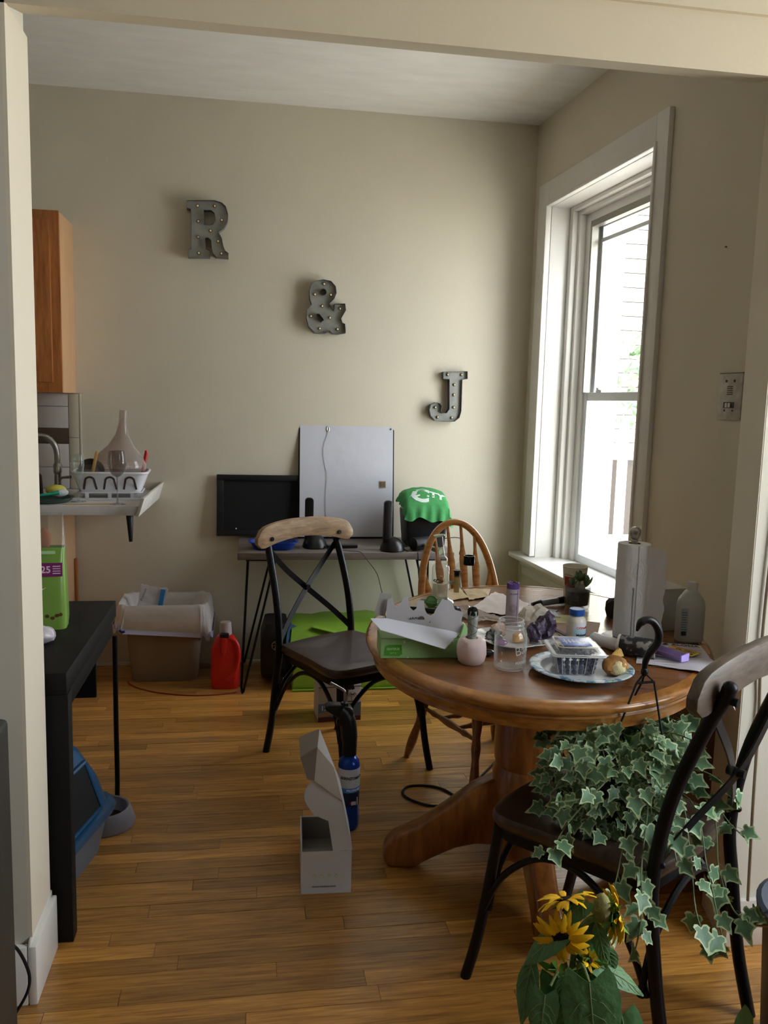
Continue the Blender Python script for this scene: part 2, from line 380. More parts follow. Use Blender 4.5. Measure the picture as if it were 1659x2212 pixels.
up = sash('upper_sash', .335, 1.13, 1.44, 2.335, .215, .036, al, 'b')
mb = MB(); wbox(mb, .335, .352, .165, .20, 1.485, 2.33); wbox(mb, .352, 1.13, .165, .20, 2.30, 2.33); mb.build('track', alb, win)
mb = MB(); wbox(mb, .37, 1.10, .212, .226, 2.225, 2.245); mb.build('storm_bar', al, up)
mb = MB(); wbox(mb, .46, .52, .178, .20, 1.485, 1.497); wbox(mb, .475, .50, .172, .19, 1.497, 1.508); mb.build('latch', al, win, bevel=.003)
# near-room window frames (out of view, they shape the light)
mb = MB()
for y0, y1, z0, z1 in ((0, .06, .7, 2.4), (1.39, 1.45, .7, 2.4), (.06, 1.39, .7, .76), (.06, 1.39, 2.34, 2.4), (.06, 1.39, 1.52, 1.57)): mb.box((2.45, y0, z0), (2.5, y1, z1))
struct(mb.build('window_2', trimp))


# ---------------------------------------------------------------- what stands outside
ow = mat('pale_clapboard_paint', 'f2efe6', .7); pinkp = mat('faded_red_corner_post', 'a03c4e', .7)
hs = thing('neighbour_house', 'pale clapboard house with faded red corner post seen through the upper sash', 'house', (3.7, 8.6, 0))
MB().box((.10, .02, 0), (1.5, 1.6, 4.6)).build('wall_core', mat('painted_gap_shade', '3a3430', .8), hs)  # dark brown core colour stands in for shadow lines between the boards
MB().box((-.02, -.06, 0), (.10, .1, 4.6)).build('corner_post', pinkp, hs, bevel=.01)
cb = MB().prismx([(0, 0.006), (-.028, 0.006), (-.006, .145), (0, .145)], .10, 1.5).build('clapboard', ow, hs); cb.location = (0, .02, .9)
for i in range(1, 24):
    o = piece(cb); o.parent = hs; o.location = (0, .02, .9+i*.15)
fn = thing('garden_fence', 'white picket fence outside behind the lower window pane', 'fence', (2.0, 6.4, 0))
fp = MB().prismy([(-.04, 0), (.04, 0), (.04, 1.28), (0, 1.34), (-.04, 1.28)], -.01, .01).build('picket', mat('grey_fence_paint', 'b3afa6', .8), fn)
for i in range(1, 12): o = piece(fp); o.parent = fn; o.location = (i*.14, 0, 0)
MB().box((-.1, .01, 1.0), (1.7, .04, 1.08)).build('rail', mat('grey_fence_paint', 'b3afa6', .8), fn); MB().box((-.1, .01, .3), (1.7, .04, .38)).build('rail', mat('grey_fence_paint', 'b3afa6', .8), fn)
mb = MB().box((2.6, -12, -.5), (16, 22, -.3)); struct(mb.build('ground', mat('pale_concrete', 'e6e2d8', .9, vary=.1, vscale=1)))
fb = thing('garden_tree', 'leafy green tree outside beyond the window glass', 'tree', (3.75, 7.4, -.3))
MB().tube([(0, 0, 0), (.03, 0, .9), (0, .05, 1.8)], [.06, .05, .03]).build('trunk', mat('bark', '6d5b48', .9), fb)
mb = MB()
for i in range(260):
    a, b, r = random.uniform(0, 2*pi), random.uniform(-1, 1), random.uniform(.25, .55)
    p = Vector((r*cos(a), r*sin(a)*.8, 2.0+b*.45)); u = Vector((random.uniform(-1, 1), random.uniform(-1, 1), random.uniform(-1, .3))).normalized()*.06; v = u.orthogonal().normalized()*.03
    mb.hexa([p-u, p-v, p+u, p+v], [p-u+Vector((0, 0, .002)), p-v+Vector((0, 0, .002)), p+u+Vector((0, 0, .002)), p+v+Vector((0, 0, .002))])
o = mb.build('foliage', mat('tree_leaf', '46603c', .6), fb); o['kind'] = 'stuff'

# ================================================================ DINING TABLE
TZ = .75; TC = (.827, 2.298); TR = radians(-19.05)
table = thing('dining_table', 'honey oak oval pedestal table crowded with small things, pushed up to the window wall', 'table', (*TC, 0), TR)
def ellipse(a, b, n=72): return [(a*cos(2*pi*i/n), b*sin(2*pi*i/n)) for i in range(n)]
def ring_stack(mb, prof, a0, b0, n=96, hole=None):
    rings = []
    for off, z in prof: rings.append([mb._v(((a0+off)*cos(2*pi*i/n), (b0+off)*sin(2*pi*i/n), z)) for i in range(n)])
    for A, B in zip(rings, rings[1:]):
        for i in range(n): mb._f([A[i], A[(i+1) % n], B[(i+1) % n], B[i]])
    return rings
ta, tb = .492, .634
topw = wood('oak_table_top', '6a4225', '94623a', .24, (1, 7, 7), 4, .12)
rimw = wood('oak_table_rim', '8a5420', 'c08440', .25, (3, 3, 14), 5, .5)
mb = MB(); r = ring_stack(mb, [(-.034, TZ-.03), (-.034, TZ)], ta, tb); mb._f(r[0][::-1]); mb._f(r[-1]); mb.build('tabletop', topw, table)
mb = MB(); r = ring_stack(mb, [(-.0335, TZ-.03), (-.0335, TZ+.0012), (-.026, TZ+.0002), (-.012, TZ-.001), (-.003, TZ-.006), (.0, TZ-.014), (-.004, TZ-.022), (-.014, TZ-.03), (-.0335, TZ-.03)], ta, tb); mb.build('rim', rimw, table, ang=50)
mb = MB(); r = ring_stack(mb, [(-.05, TZ-.03), (-.018, TZ-.03), (-.014, TZ-.036), (-.02, TZ-.042), (-.022, TZ-.066), (-.05, TZ-.066), (-.05, TZ-.03)], ta, tb); mb.build('apron', rimw, table, ang=50)
mb = MB().lathe([(.17, .66), (.17, .684)], 32).lathe([(.10, .64), (.16, .662)], 32); mb.box((-.3, -.04, .662), (.3, .04, .684)).build('top_support', oakx, table)
pd = wood('oak_pedestal', '6f3f1a', 'a5662c', .28, (9, 9, 1.5), 4, .5)
MB().lathe([(.07, .17), (.085, .2), (.098, .22), (.104, .26), (.104, .315), (.099, .33), (.096, .34), (.1, .355), (.103, .40), (.1, .47), (.097, .535), (.094, .545), (.098, .552), (.1, .58), (.096, .64)], 40).build('pedestal', pd, table, ang=30)
MB().lathe([(.0, .035), (.07, .05), (.09, .09), (.09, .2)], 40).build('pedestal_base', pd, table, ang=30)
for k, a in enumerate((170, 80, -10, 262)):
    leg = [(.05, .30), (.10, .295), (.16, .265), (.24, .2), (.32, .14), (.37, .115), (.40, .10), (.425, .07), (.43, .03), (.415, .004), (.34, .0), (.28, .035), (.21, .07), (.15, .085), (.05, .085)]
    mb = MB().prismy(leg, -.033, .033); o = mb.build('leg', pd, table, bevel=.012, seg=3); o.rotation_euler = (0, 0, radians(a)-TR)

# ================================================================ CROSS-BACK CHAIRS
def cross_back_chair(label, loc, rz, rail_m, rail_part_label=None, seat_m=None):
    # local frame: the chair faces +y
    t = thing('cross_back_chair', label, 'chair', loc, rz)
    sp = [(-.17, -.205), (.17, -.205)]; P = []
    P += [(-.165, -.2), (0, -.213), (.165, -.2), (.185, -.17)]
    P += [(.205, 0), (.225, .12), (.222, .17), (.19, .20), (.1, .215), (0, .22), (-.1, .215), (-.19, .20), (-.222, .17), (-.225, .12), (-.205, 0), (-.185, -.17)]
    PP = [(p.x, p.y) for p in smooth_path([(x, y, 0) for x, y in P+[P[0]]], 3)][:-1]
    mb = MB(); n = len(PP)
    rings = []
    for k, (sc, z) in enumerate([(.90, .425), (.97, .43), (1, .442), (1, .455), (.985, .463), (.93, .466), (.70, .462), (.35, .459)]): rings.append([mb._v((x*sc, y*sc, z)) for x, y in PP])
    for A, B in zip(rings, rings[1:]):
        for i in range(n): mb._f([A[i], A[(i+1) % n], B[(i+1) % n], B[i]])
    mb._f(rings[0][::-1]); mb._f(rings[-1]); mb.build('seat', seat_m or dwood, t, ang=50)
    mb = MB(); ra = []
    for sc, z in [(.88, .40), (.88, .428), (.93, .428), (.93, .40), (.88, .40)]: ra.append([mb._v((x*sc, y*sc, z)) for x, y in PP])
    for A, B in zip(ra, ra[1:]):
        for i in range(n): mb._f([A[i], A[(i+1) % n], B[(i+1) % n], B[i]])
    mb.build('seat_frame', gunm, t, ang=40)
    for sx in (-1, 1):
        path = smooth_path([(sx*.185, -.285, .0), (sx*.186, -.245, .15), (sx*.188, -.218, .32), (sx*.183, -.205, .45), (sx*.18, -.228, .62), (sx*.175, -.280, .78), (sx*.170, -.317, .865), (sx*.170, -.323, .885)], 5)
        MB().tube(path, .0145, 12).build('rear_leg', gunm, t)
        path = smooth_path([(sx*.210, .25, .0), (sx*.204, .222, .12), (sx*.2, .195, .28), (sx*.192, .18, .42)], 5)
        MB().tube(path, .0135, 12).build('front_leg', gunm, t)
        # side hoop between front and rear leg, under the seat
        path = smooth_path([(sx*.209, .205, .20), (sx*.2, .16, .30), (sx*.19, .08, .375), (sx*.185, .0, .395), (sx*.185, -.08, .375), (sx*.186, -.16, .30), (sx*.19, -.215, .20)], 5)
        MB().tube(path, .008, 8).build('side_hoop', gunm, t)
    for y, s in ((.195, 1), (-.205, 1)):
        path = smooth_path([(-.2, y, .20), (-.165, y, .30), (-.08, y, .375), (0, y, .395), (.08, y, .375), (.165, y, .30), (.2, y, .20)], 5)
        MB().tube(path, .008, 8).build('front_hoop' if y > 0 else 'rear_hoop', gunm, t)
    for sx in (-1, 1):          # crossing straps, bowed back
        path = smooth_path([(sx*.168, -.302, .82), (sx*.09, -.298, .735), (0, -.280-.006*sx, .655), (-sx*.10, -.24, .56), (-sx*.178, -.205, .478)], 6)
        mb = MB().tube(path, 1, flat=(.004, .022) if False else (.022, .004), up=(0, 1, 0)); st = mb.build('cross_strap', gunm, t)
        MB().ball((-sx*.18, -.222, .49), .008, 10).build('strap_bolt', gunm, st)
    MB().cyl((0, -.263, .655), (0, -.300, .655), .011, .009, 12).build('cross_rivet', gunm, t)
    # arched top rail
    mb = MB(); G = []
    for i in range(25):
        u = -1+2*i/24; x = u*.240; y = -.298+.014*u*u; zc = .872+.028*(1-u*u)-.012*abs(u)**3; h = (.037 if abs(u) < .8 else .037*math.sqrt(max(.02, 1-((abs(u)-.8)/.2)**2)))
        h += .006*abs(u)
        G.append([mb._v((x, y-.012, zc-h)), mb._v((x, y+.012, zc-h)), mb._v((x, y+.012, zc+h)), mb._v((x, y-.012, zc+h))])
    for A, B in zip(G, G[1:]):
        for k in range(4): mb._f([A[k], A[(k+1) % 4], B[(k+1) % 4], B[k]])
    mb._f(G[0][::-1]); mb._f(G[-1]); o = mb.build('top_rail', rail_m, t, bevel=.003)
    if rail_part_label: o['label'] = rail_part_label
    for sx in (-1, 1): MB().cyl((sx*.170, -.275, .866), (sx*.170, -.342, .862), .0085, .0085, 12).build('rail_bolt', blackm, t)
    for sx in (-1, 1): MB().ball((sx*.170, -.324, .886), .0148, 12).build('leg_cap', gunm, t)
    return t
# facing (.37,-.93) and (-.42,.91)
ch1 = cross_back_chair('empty black metal cross-back chair with pale wooden top rail, beside the grey desk', (.375, 3.10, 0), atan2(-.83, .55)-pi/2, railw, 'weathered light wood top rail')
ch3 = cross_back_chair('black metal cross-back chair in the right foreground holding the ivy basket', (.845, 1.755, 0), radians(35), railw2, 'grey brown wood top rail')

# ================================================================ WINDSOR CHAIR
wc = thing('windsor_chair', 'honey oak hoop-back windsor chair tucked in behind the far side of the table', 'chair', (.90, 2.98, 0), atan2(-.94, .33)-pi/2)
mb = MB().lathe([(.0, .415), (.18, .418), (.212, .43), (.218, .442), (.21, .452), (.15, .450), (.0, .446)], 40, sx=1, sy=.95); mb.build('seat', oak, wc)
hoop = []
for i in range(37):
    a = pi*i/36; x = .195*cos(a)*(1-.06*(1-sin(a))); z = .45+.485*(sin(a)**.72) if sin(a) > 0 else .45
    hoop.append((x, -.175-.11*(z-.45)/.485, z))
MB().tube(hoop, 1, flat=(.026, .021), up=(0, 1, 0)).build('hoop', oak, wc, bevel=.006, ang=50)
for i in range(6):
    x0 = -.115+i*.046; x1 = x0*1.38; zt = .45+.485*(max(0, 1-(x1/.193)**2)**.36); n_ = 10; mb = MB(); G = []
    for k, (u, wd) in enumerate([(0, .006), (.25, .008), (.45, .012), (.58, .016), (.70, .0165), (.78, .010), (.84, .0065), (1.0, .005)]):
        z = .448+(zt-.448)*u; x = x0+(x1-x0)*u; y = -.172-.11*(z-.45)/.485; G.append([mb._v((x-wd, y-.004, z)), mb._v((x+wd, y-.004, z)), mb._v((x+wd, y+.004, z)), mb._v((x-wd, y+.004, z))])
    for A, B in zip(G, G[1:]):
        for k in range(4): mb._f([A[k], A[(k+1) % 4], B[(k+1) % 4], B[k]])
    mb._f(G[0][::-1]); mb._f(G[-1]); mb.build('spindle', oak, wc, bevel=.0015)
ft = {}
for sx in (-1, 1):
    for sy in (-1, 1):
        a = Vector((sx*.135, sy*.13, .42)); b = Vector((sx*.215, sy*.235, 0)); ft[(sx, sy)] = (a, b)
        rr = [.012, .014, .019, .021, .019, .014, .018, .013, .016, .019, .017, .011]; pts = [a.lerp(b, i/11) for i in range(12)]
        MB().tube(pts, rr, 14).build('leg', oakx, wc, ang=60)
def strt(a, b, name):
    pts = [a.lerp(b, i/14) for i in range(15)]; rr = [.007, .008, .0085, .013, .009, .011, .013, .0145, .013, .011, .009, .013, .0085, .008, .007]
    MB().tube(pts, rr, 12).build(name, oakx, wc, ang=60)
L = lambda k, t: ft[k][0].lerp(ft[k][1], t)
strt(L((-1, 1), .48), L((-1, -1), .48), 'stretcher'); strt(L((1, 1), .48), L((1, -1), .48), 'stretcher')
strt(L((-1, 1), .48).lerp(L((-1, -1), .48), .35), L((1, 1), .48).lerp(L((1, -1), .48), .35), 'stretcher')
strt(L((-1, 1), .48).lerp(L((-1, -1), .48), .65), L((1, 1), .48).lerp(L((1, -1), .48), .65), 'stretcher'); strt(L((1, -1), .36), L((-1, -1), .36), 'stretcher')

# ================================================================ HAIRPIN DESK AND WHAT IS ON IT
HZ = .685
hd = thing('hairpin_desk', 'narrow grey-washed wooden desk on black hairpin legs against the back wall', 'desk', (.46, 4.165, 0))
MB().box((-.525, -.235, HZ-.034), (.525, .235, HZ)).build('desktop', greyw, hd, bevel=.003)
for sx in (-1, 1):
    for sy in (-1, 1):
        cx_, cy_ = sx*.475, sy*.19; fx, fy = sx*.50, sy*.235*1.08
        if sy > 0: fy = .215
        p = [(cx_+.0, cy_-.045*sy*1, HZ-.034), (fx-.004, fy-.013*sy, .03), (fx, fy-.004*sy, .008), (fx+.0, fy+.0, .006), (fx-.006*sx, fy, .012), (cx_-.13*sx, cy_, HZ-.034)]
        mb = MB().tube([Vector(q) for q in p], .0058, 8); mb.box((cx_-.14 if sx > 0 else cx_-.01, cy_-.05, HZ-.038), (cx_+.01 if sx > 0 else cx_+.14, cy_+.05, HZ-.034)); mb.build('leg', blackm, hd)

fr = thing('leaning_canvas', 'large black-framed picture turned to the wall showing its white paper backing', 'picture', (.497, 4.36, HZ))
MB().at(rx=radians(-7)).box((-.255, -.011, .0), (.255, .008, .605)).build('frame', blackm, fr, bevel=.002)
cr = MB().at(rx=radians(-7)); G = [[(-.248+.496*i/24, -.0135+.0012*noise.noise(Vector((i*.5, j*.4, 0))), .009+.588*j/26) for j in range(27)] for i in range(25)]
cr.sheet(G, .001).build('backing_paper', mat('backing_paper', 'd3d4de', .75, bump=.5, bscale=14), fr)
MB().at(rx=radians(-7)).tube(smooth_path([(-.10, -.0165, .575), (-.105, -.0165, .55), (-.125, -.0165, .47), (-.115, -.0165, .38), (-.105, -.0165, .33), (-.112, -.0165, .22), (-.105, -.0165, .03)], 6), .0009, 6).build('hanging_wire', mat('wire', '77726a', .4, .8), fr)
MB().at(rx=radians(-7)).tube([(-.10+.006*cos(a*pi/4), -.0175, .578+.012*sin(a*pi/4)) for a in range(8)], .0018, 6, closed=True).build('ring_hook', steel, fr)
MB().at(rx=radians(-7)).tube([(-.10+.006*cos(a*pi/4), -.0175, .02+.01*sin(a*pi/4)) for a in range(8)], .0018, 6, closed=True).build('ring_hook', steel, fr)
MB().at(rx=radians(-7)).cyl((.236, -.0135, .585), (.236, -.017, .585), .004).build('screw', steel, fr)
MB().at(rx=radians(-7)).box((.175, -.0165, .27), (.21, -.015, .307)).build('sticker', mat('tan_sticker', '9b8a72', .6), fr)
mb = MB().at(rx=radians(-7))
for i in range(5): mb.box((.178+.006*i, -.0172, .275), (.181+.006*i, -.0166, .302))
mb.build('barcode_print', mat('print_dark', '4a4038', .6), fr)

bf = thing('black_picture_frame', 'wide black frame leaning face to the wall behind the white-backed picture', 'picture', (.06, 4.385, HZ+.012))
MB().at(rx=radians(-4), ry=0).prismy([(-.235, 0), (.235, 0), (.235, .315), (-.235, .315)], .004, .012).build('back_panel', mat('matte_black_board', '0d0e10', .7), bf)
mb = MB().at(rx=radians(-4)); mb.box((-.24, -.012, -.003), (.24, .004, .025)).box((-.24, -.012, .29), (.24, .004, .318)).box((-.24, -.012, .025), (-.205, .004, .29)).box((.205, -.012, .025), (.24, .004, .29)); mb.build('frame', mat('black_frame_wood', '1f2023', .4), bf, bevel=.002)
MB().at(rx=radians(-4)).ball((-.14, .003, .035), .004, 8).build('white_dot', plw, bf)

def bar_stand(label, loc, rz=0, tilt=0, grp='upright black stands on the grey desk'):
    t = thing('bar_stand', label, 'stand', loc, rz, grp)
    mb = MB().lathe([(.0, 0), (.058, 0), (.062, .006), (.06, .018), (.052, .04), (.036, .058), (.015, .068), (0, .07)], 28); mb.build('domed_base', blackp, t)
    MB().at((-.03, -.005, .0), rx=radians(2)).prismy(rrect(.042, .25, .016), -.012, .012).build('upright_bar', blackp, t, bevel=.004).location = (0, 0, .125)
    MB().tube([(.03+.0*i, -.02, .03) for i in range(1)] + [(.045, -.04, .012), (.06, -.06, .004)], .003, 6).build('lead', blackp, t)
    return t
bar_stand('small black upright bar on a domed base in front of the white-backed picture', (.31, 4.08, HZ))
bar_stand('small black upright bar on a domed base near the right end of the grey desk', (.685, 3.99, HZ), .2)
by = thing('blue_dish', 'shallow blue plastic dish on the left end of the grey desk', 'dish', (.105, 4.05, HZ))
ob = rrect(.24, .14, .05, 5); mb = MB(); rg = []
for sc, z in [(.7, 0), (.78, .004), (.93, .034), (1, .036), (1, .039), (.91, .038), (.75, .008), (.0, .006)]:
    rg.append([mb._v((x*sc, y*sc, z)) for x, y in ob] if sc else None)
rg[-1] = [mb._v((x*.1, y*.1, .006)) for x, y in ob]
for A, B in zip(rg, rg[1:]):
    for i in range(len(ob)): mb._f([A[i], A[(i+1) % len(ob)], B[(i+1) % len(ob)], B[i]])
mb._f(rg[0][::-1]); mb._f(rg[-1]); mb.build('dish_body', mat('royal_blue_plastic', '123a9c', .3), by)
mb = MB().box((-.075, -.03, 0), (.075, .03, .016)); o = mb.build('small_box', blackp, None, bevel=.004); tag(o, 'flat black box on the grey desk between the two upright stands', 'box', loc=(.445, 4.08, HZ), rz=.1); o.name = 'flat_box'

mbx = thing('black_bin_box', 'black box standing on the right end of the grey desk under a green cloth', 'box', (.875, 4.17, HZ))
MB().hexa([(-.095, -.09, 0), (.095, -.09, 0), (.095, .1, 0), (-.095, .1, 0)], [(-.11, -.1, .185), (.11, -.1, .185), (.11, .11, .185), (-.11, .11, .185)]).build('bin_body', mat('satin_black', '16181b', .4), mbx, bevel=.012, seg=3)
MB().box((-.03, -.094, .03), (-.015, -.089, .038)).build('indicator', plw, mbx)
cloth = thing('green_cloth', 'bright green cloth printed CITY in white draped over the black box', 'cloth', (.875, 4.17, HZ+.19))
mb = MB(); G = []
for i in range(29):
    row = []
    for j in range(25):
        u = -1+2*i/28; v = -1+2*j/24; x = u*.128; y = v*.125
        dome = .005+(1-.35*u*u)*.095*(1-max(0, (.35-v)/1.35)**1.7)-.03*max(0, v-.6)
        hang = 0
        ex = max(0, abs(u)-.84)/.16; ey = max(0, abs(v)-.82)/.18
        e = max(ex, ey); hang = e*(.04+.010*sin(i*.5)+.008*cos(j*.45)+ (.03*max(0, u) if v < 0 else 0))
        f = .004*noise.noise(Vector((u*4, v*4, 1)))
        px = x*(1-.04*e)+.006*sin(j*1.3)*e; pyy = y*(1-.02*e)+.006*sin(i*1.1)*e
        row.append((px, pyy, dome-hang+f))
    G.append(row)
mb.sheet(G, .002).build('cloth_sheet', mat('green_cloth', '479a58', .85, bump=.4, bscale=50), cloth)
wht = mat('white_print', 'dfeee6', .7)
def drape(o, base):                     # drop the print onto the cloth's dome
    for v in o.data.vertices:
        wv = o.matrix_basis @ v.co; u = wv.x/.128; q = wv.y/.125; z = .0072+(1-.35*u*u)*.095*(1-max(0, (.35-q)/1.35)**1.7)-.03*max(0, q-.6)+.004*noise.noise(Vector((u*4, q*4, 1)))
        v.co = o.matrix_basis.inverted() @ Vector((wv.x, wv.y, z+v.co.z))
def mloc(o, loc, rz): o.matrix_basis = Matrix.Translation(loc) @ Matrix.Rotation(rz, 4, 'Z')
o = text('letter_c', 'C', .135, wht, cloth, (0, 0, 0), bold=.004); mloc(o, (-.03, -.04, 0), -.2); drape(o, 0)
o = text('letters_ity', 'ITY', .062, wht, cloth, (0, 0, 0), bold=.0025); mloc(o, (.05, -.04, 0), -.2); drape(o, 0)
mb = MB().prism([(-.085, -.045), (-.045, -.03), (-.04, -.012), (-.065, -.02)], 0, .0004).prism([(-.06, -.055), (-.03, -.045), (-.03, -.035), (-.06, -.042)], 0, .0004); o = mb.build('skyline_print', wht, cloth); drape(o, 0)
hm = thing('mallet', 'black-headed mallet lying beside the right stand on the grey desk', 'tool', (.83, 4.0, HZ+.034), radians(-62))
MB().cyl((-.05, 0, .0), (.05, 0, .0), .033, seg=20).build('head', rub, hm, bevel=.003).rotation_euler = (0, 0, radians(90))
MB().tube([(0, 0, .0), (.10, 0, -.012), (.15, 0, -.019)], [.012, .012, .014], 10).build('handle', mat('green_handle', '7d8b6a', .5), hm)

def cable(label, pts, r=.0022, m=None, n=6, name='power_cable', cat='cable'):
    o = MB().tube(smooth_path(pts, n), r, 6).build(name, m or rub, None); return tag(o, label, cat)
cable('thin black cable hanging over the front edge of the grey desk', [(.40, 4.05, HZ+.003), (.45, 3.98, HZ+.003), (.50, 3.95, HZ+.004), (.521, 3.925, HZ+.003), (.545, 3.915, .66), (.6, 3.92, .587), (.625, 3.93, .507), (.65, 3.94, .42), (.68, 3.98, .30), (.72, 4.0, .06), (.75, 4.05, .004)], .0016)
cable('black cable hanging behind the hoop-back chair, left of its hoop', [(.80, 3.925, HZ+.003), (.80, 3.91, .67), (.803, 3.91, .6), (.818, 3.92, .50), (.84, 3.93, .42), (.85, 3.95, .2), (.86, 4.0, .004)], .0025)
cable('black cable looping down the wall right of the black box', [(.985, 4.2, .71), (1.09, 4.3, .70), (1.131, 4.33, .673), (1.121, 4.36, .602), (1.14, 4.37, .577), (1.132, 4.37, .449), (1.15, 4.35, .2), (1.16, 4.33, .004)], .0025)

# ================================================================ MARQUEE LETTERS
galv = mat('galvanised_metal', 'a3a5a0', .4, .4, vary=.18, vscale=22, bump=.05, bscale=30)
bulbm = mat('frosted_bulb', 'ffe9b8', .15, 0, 0, coat=.5)
Rp = [(-0.323, 2.37), (-0.324, 2.336), (-0.305, 2.332), (-0.302, 2.143), (-0.319, 2.136), (-0.319, 2.099), (-0.215, 2.104), (-0.215, 2.139), (-0.234, 2.146), (-0.238, 2.197), (-0.221, 2.2), (-0.206, 2.187), (-0.202, 2.148), (-0.196, 2.124), (-0.181, 2.108), (-0.124, 2.106), (-0.124, 2.129), (-0.14, 2.139), (-0.15, 2.165), (-0.157, 2.201), (-0.174, 2.228), (-0.146, 2.25), (-0.129, 2.281), (-0.126, 2.318), (-0.137, 2.353), (-0.157, 2.37), (-0.19, 2.378)]
Rh = [(-0.243, 2.329), (-0.208, 2.331), (-0.191, 2.318), (-0.187, 2.286), (-0.198, 2.268), (-0.215, 2.262), (-0.241, 2.264)]
Rb = [(-0.274, 2.351), (-0.191, 2.355), (-0.271, 2.277), (-0.157, 2.289), (-0.212, 2.235), (-0.272, 2.201), (-0.174, 2.186), (-0.269, 2.124), (-0.158, 2.127)]
Ap = [(0.354, 2.022), (0.394, 2.017), (0.418, 1.992), (0.423, 1.959), (0.412, 1.93), (0.387, 1.905), (0.403, 1.877), (0.414, 1.869), (0.418, 1.904), (0.469, 1.907), (0.473, 1.875), (0.449, 1.831), (0.457, 1.809), (0.471, 1.805), (0.474, 1.76), (0.433, 1.752), (0.408, 1.755), (0.391, 1.77), (0.369, 1.755), (0.344, 1.753), (0.315, 1.757), (0.285, 1.786), (0.273, 1.828), (0.276, 1.867), (0.299, 1.896), (0.289, 1.924), (0.286, 1.962), (0.296, 1.996), (0.32, 2.015)]
Ah = [(0.325, 1.85), (0.338, 1.85), (0.361, 1.821), (0.348, 1.81), (0.328, 1.826)]
Ah2 = arc(.357, 1.961, .0155, 0, 2*pi*.94, 14)
Ab = [(0.36, 2.003), (0.313, 1.949), (0.396, 1.95), (0.352, 1.892), (0.444, 1.883), (0.295, 1.839), (0.393, 1.835), (0.341, 1.778), (0.433, 1.778)]
Jp = [(1.002, 1.577), (1.003, 1.542), (1.036, 1.541), (1.042, 1.382), (1.027, 1.36), (1.001, 1.359), (0.992, 1.371), (0.998, 1.396), (0.987, 1.411), (0.963, 1.415), (0.939, 1.402), (0.933, 1.375), (0.941, 1.345), (0.966, 1.32), (1.003, 1.317), (1.07, 1.318), (1.096, 1.338), (1.105, 1.374), (1.104, 1.54), (1.133, 1.546), (1.131, 1.584)]
Jb = [(1.027, 1.564), (1.103, 1.566), (1.065, 1.512), (1.065, 1.459), (0.965, 1.39), (1.067, 1.392), (0.98, 1.338), (1.057, 1.337)]
def marquee(label, outer, holes, bulbs):
    cx_ = sum(p[0] for p in outer)/len(outer); cz_ = min(p[1] for p in outer)
    t = thing('marquee_letter', label, 'wall letter', (cx_, BY, cz_), 0, 'galvanised marquee letters on the back wall')
    # face plate: filled flat curve turned into a mesh
    c = bpy.data.curves.new('face_plate', 'CURVE'); c.dimensions = '2D'; c.fill_mode = 'BOTH'; c.extrude = .0015
    for lp in [outer]+holes:
        s = c.splines.new('POLY'); s.points.add(len(lp)-1); s.use_cyclic_u = True
        for q, (x, z) in zip(s.points, lp): q.co = (x-cx_, z-cz_, 0, 1)
    tmp = bpy.data.objects.new('tmp', c); C.objects.link(tmp); me = bpy.data.meshes.new_from_object(tmp.evaluated_get(bpy.context.evaluated_depsgraph_get())); bpy.data.objects.remove(tmp)
    me.materials.clear(); me.materials.append(galv)
    o = bpy.data.objects.new('face_plate', me); C.objects.link(o); o.parent = t; o.location = (0, -.026, 0); o.rotation_euler = (pi/2, 0, 0)
    mb = MB()
    for lp in [outer]+holes:
        n = len(lp); ar = sum(lp[i][0]*lp[(i+1) % n][1]-lp[(i+1) % n][0]*lp[i][1] for i in range(n)); sg = 1 if ar > 0 else -1
        I = []
        for i in range(n):
            a, b, d = Vector(lp[i-1]), Vector(lp[i]), Vector(lp[(i+1) % n]); e = ((b-a).normalized()+(d-b).normalized()).normalized(); nn = Vector((e.y, -e.x))*sg; I.append(b+nn*.0018)
        A = [mb._v((x-cx_, -.044, z-cz_)) for x, z in lp]; B = [mb._v((p.x-cx_, -.044, p.y-cz_)) for p in I]; Cc = [mb._v((x-cx_, -.001, z-cz_)) for x, z in lp]; D = [mb._v((p.x-cx_, -.001, p.y-cz_)) for p in I]
        for i in range(n):
            j = (i+1) % n; mb._f([A[i], A[j], B[j], B[i]]); mb._f([A[j], A[i], Cc[i], Cc[j]]); mb._f([B[i], B[j], D[j], D[i]]); mb._f([Cc[i], D[i], D[j], Cc[j]])
    mb.build('rim', mat('dark_galvanised', '74777a', .4, .45, vary=.15, vscale=20), t)
    for x, z in bulbs:
        so = MB().lathe([(.0075, 0), (.0085, .003), (.0065, .004), (.0065, 0)], 14, cap=False).build('bulb_collar', mat('collar', '55524c', .4, .7), t); so.location = (x-cx_, -.0275, z-cz_); so.rotation_euler = (pi/2, 0, 0)
        bo = MB().ball((0, 0, .004), .0058, 12, (1, 1, 1.3)).build('bulb', bulbm, so)
marquee('large grey metal marquee letter R with small bulbs, highest on the back wall', Rp, [Rh], Rb)
marquee('grey metal marquee ampersand with small bulbs, in the middle of the back wall', Ap, [Ah, Ah2], Ab)
marquee('grey metal marquee letter J with small bulbs, lowest and nearest the window', Jp, [], Jb)
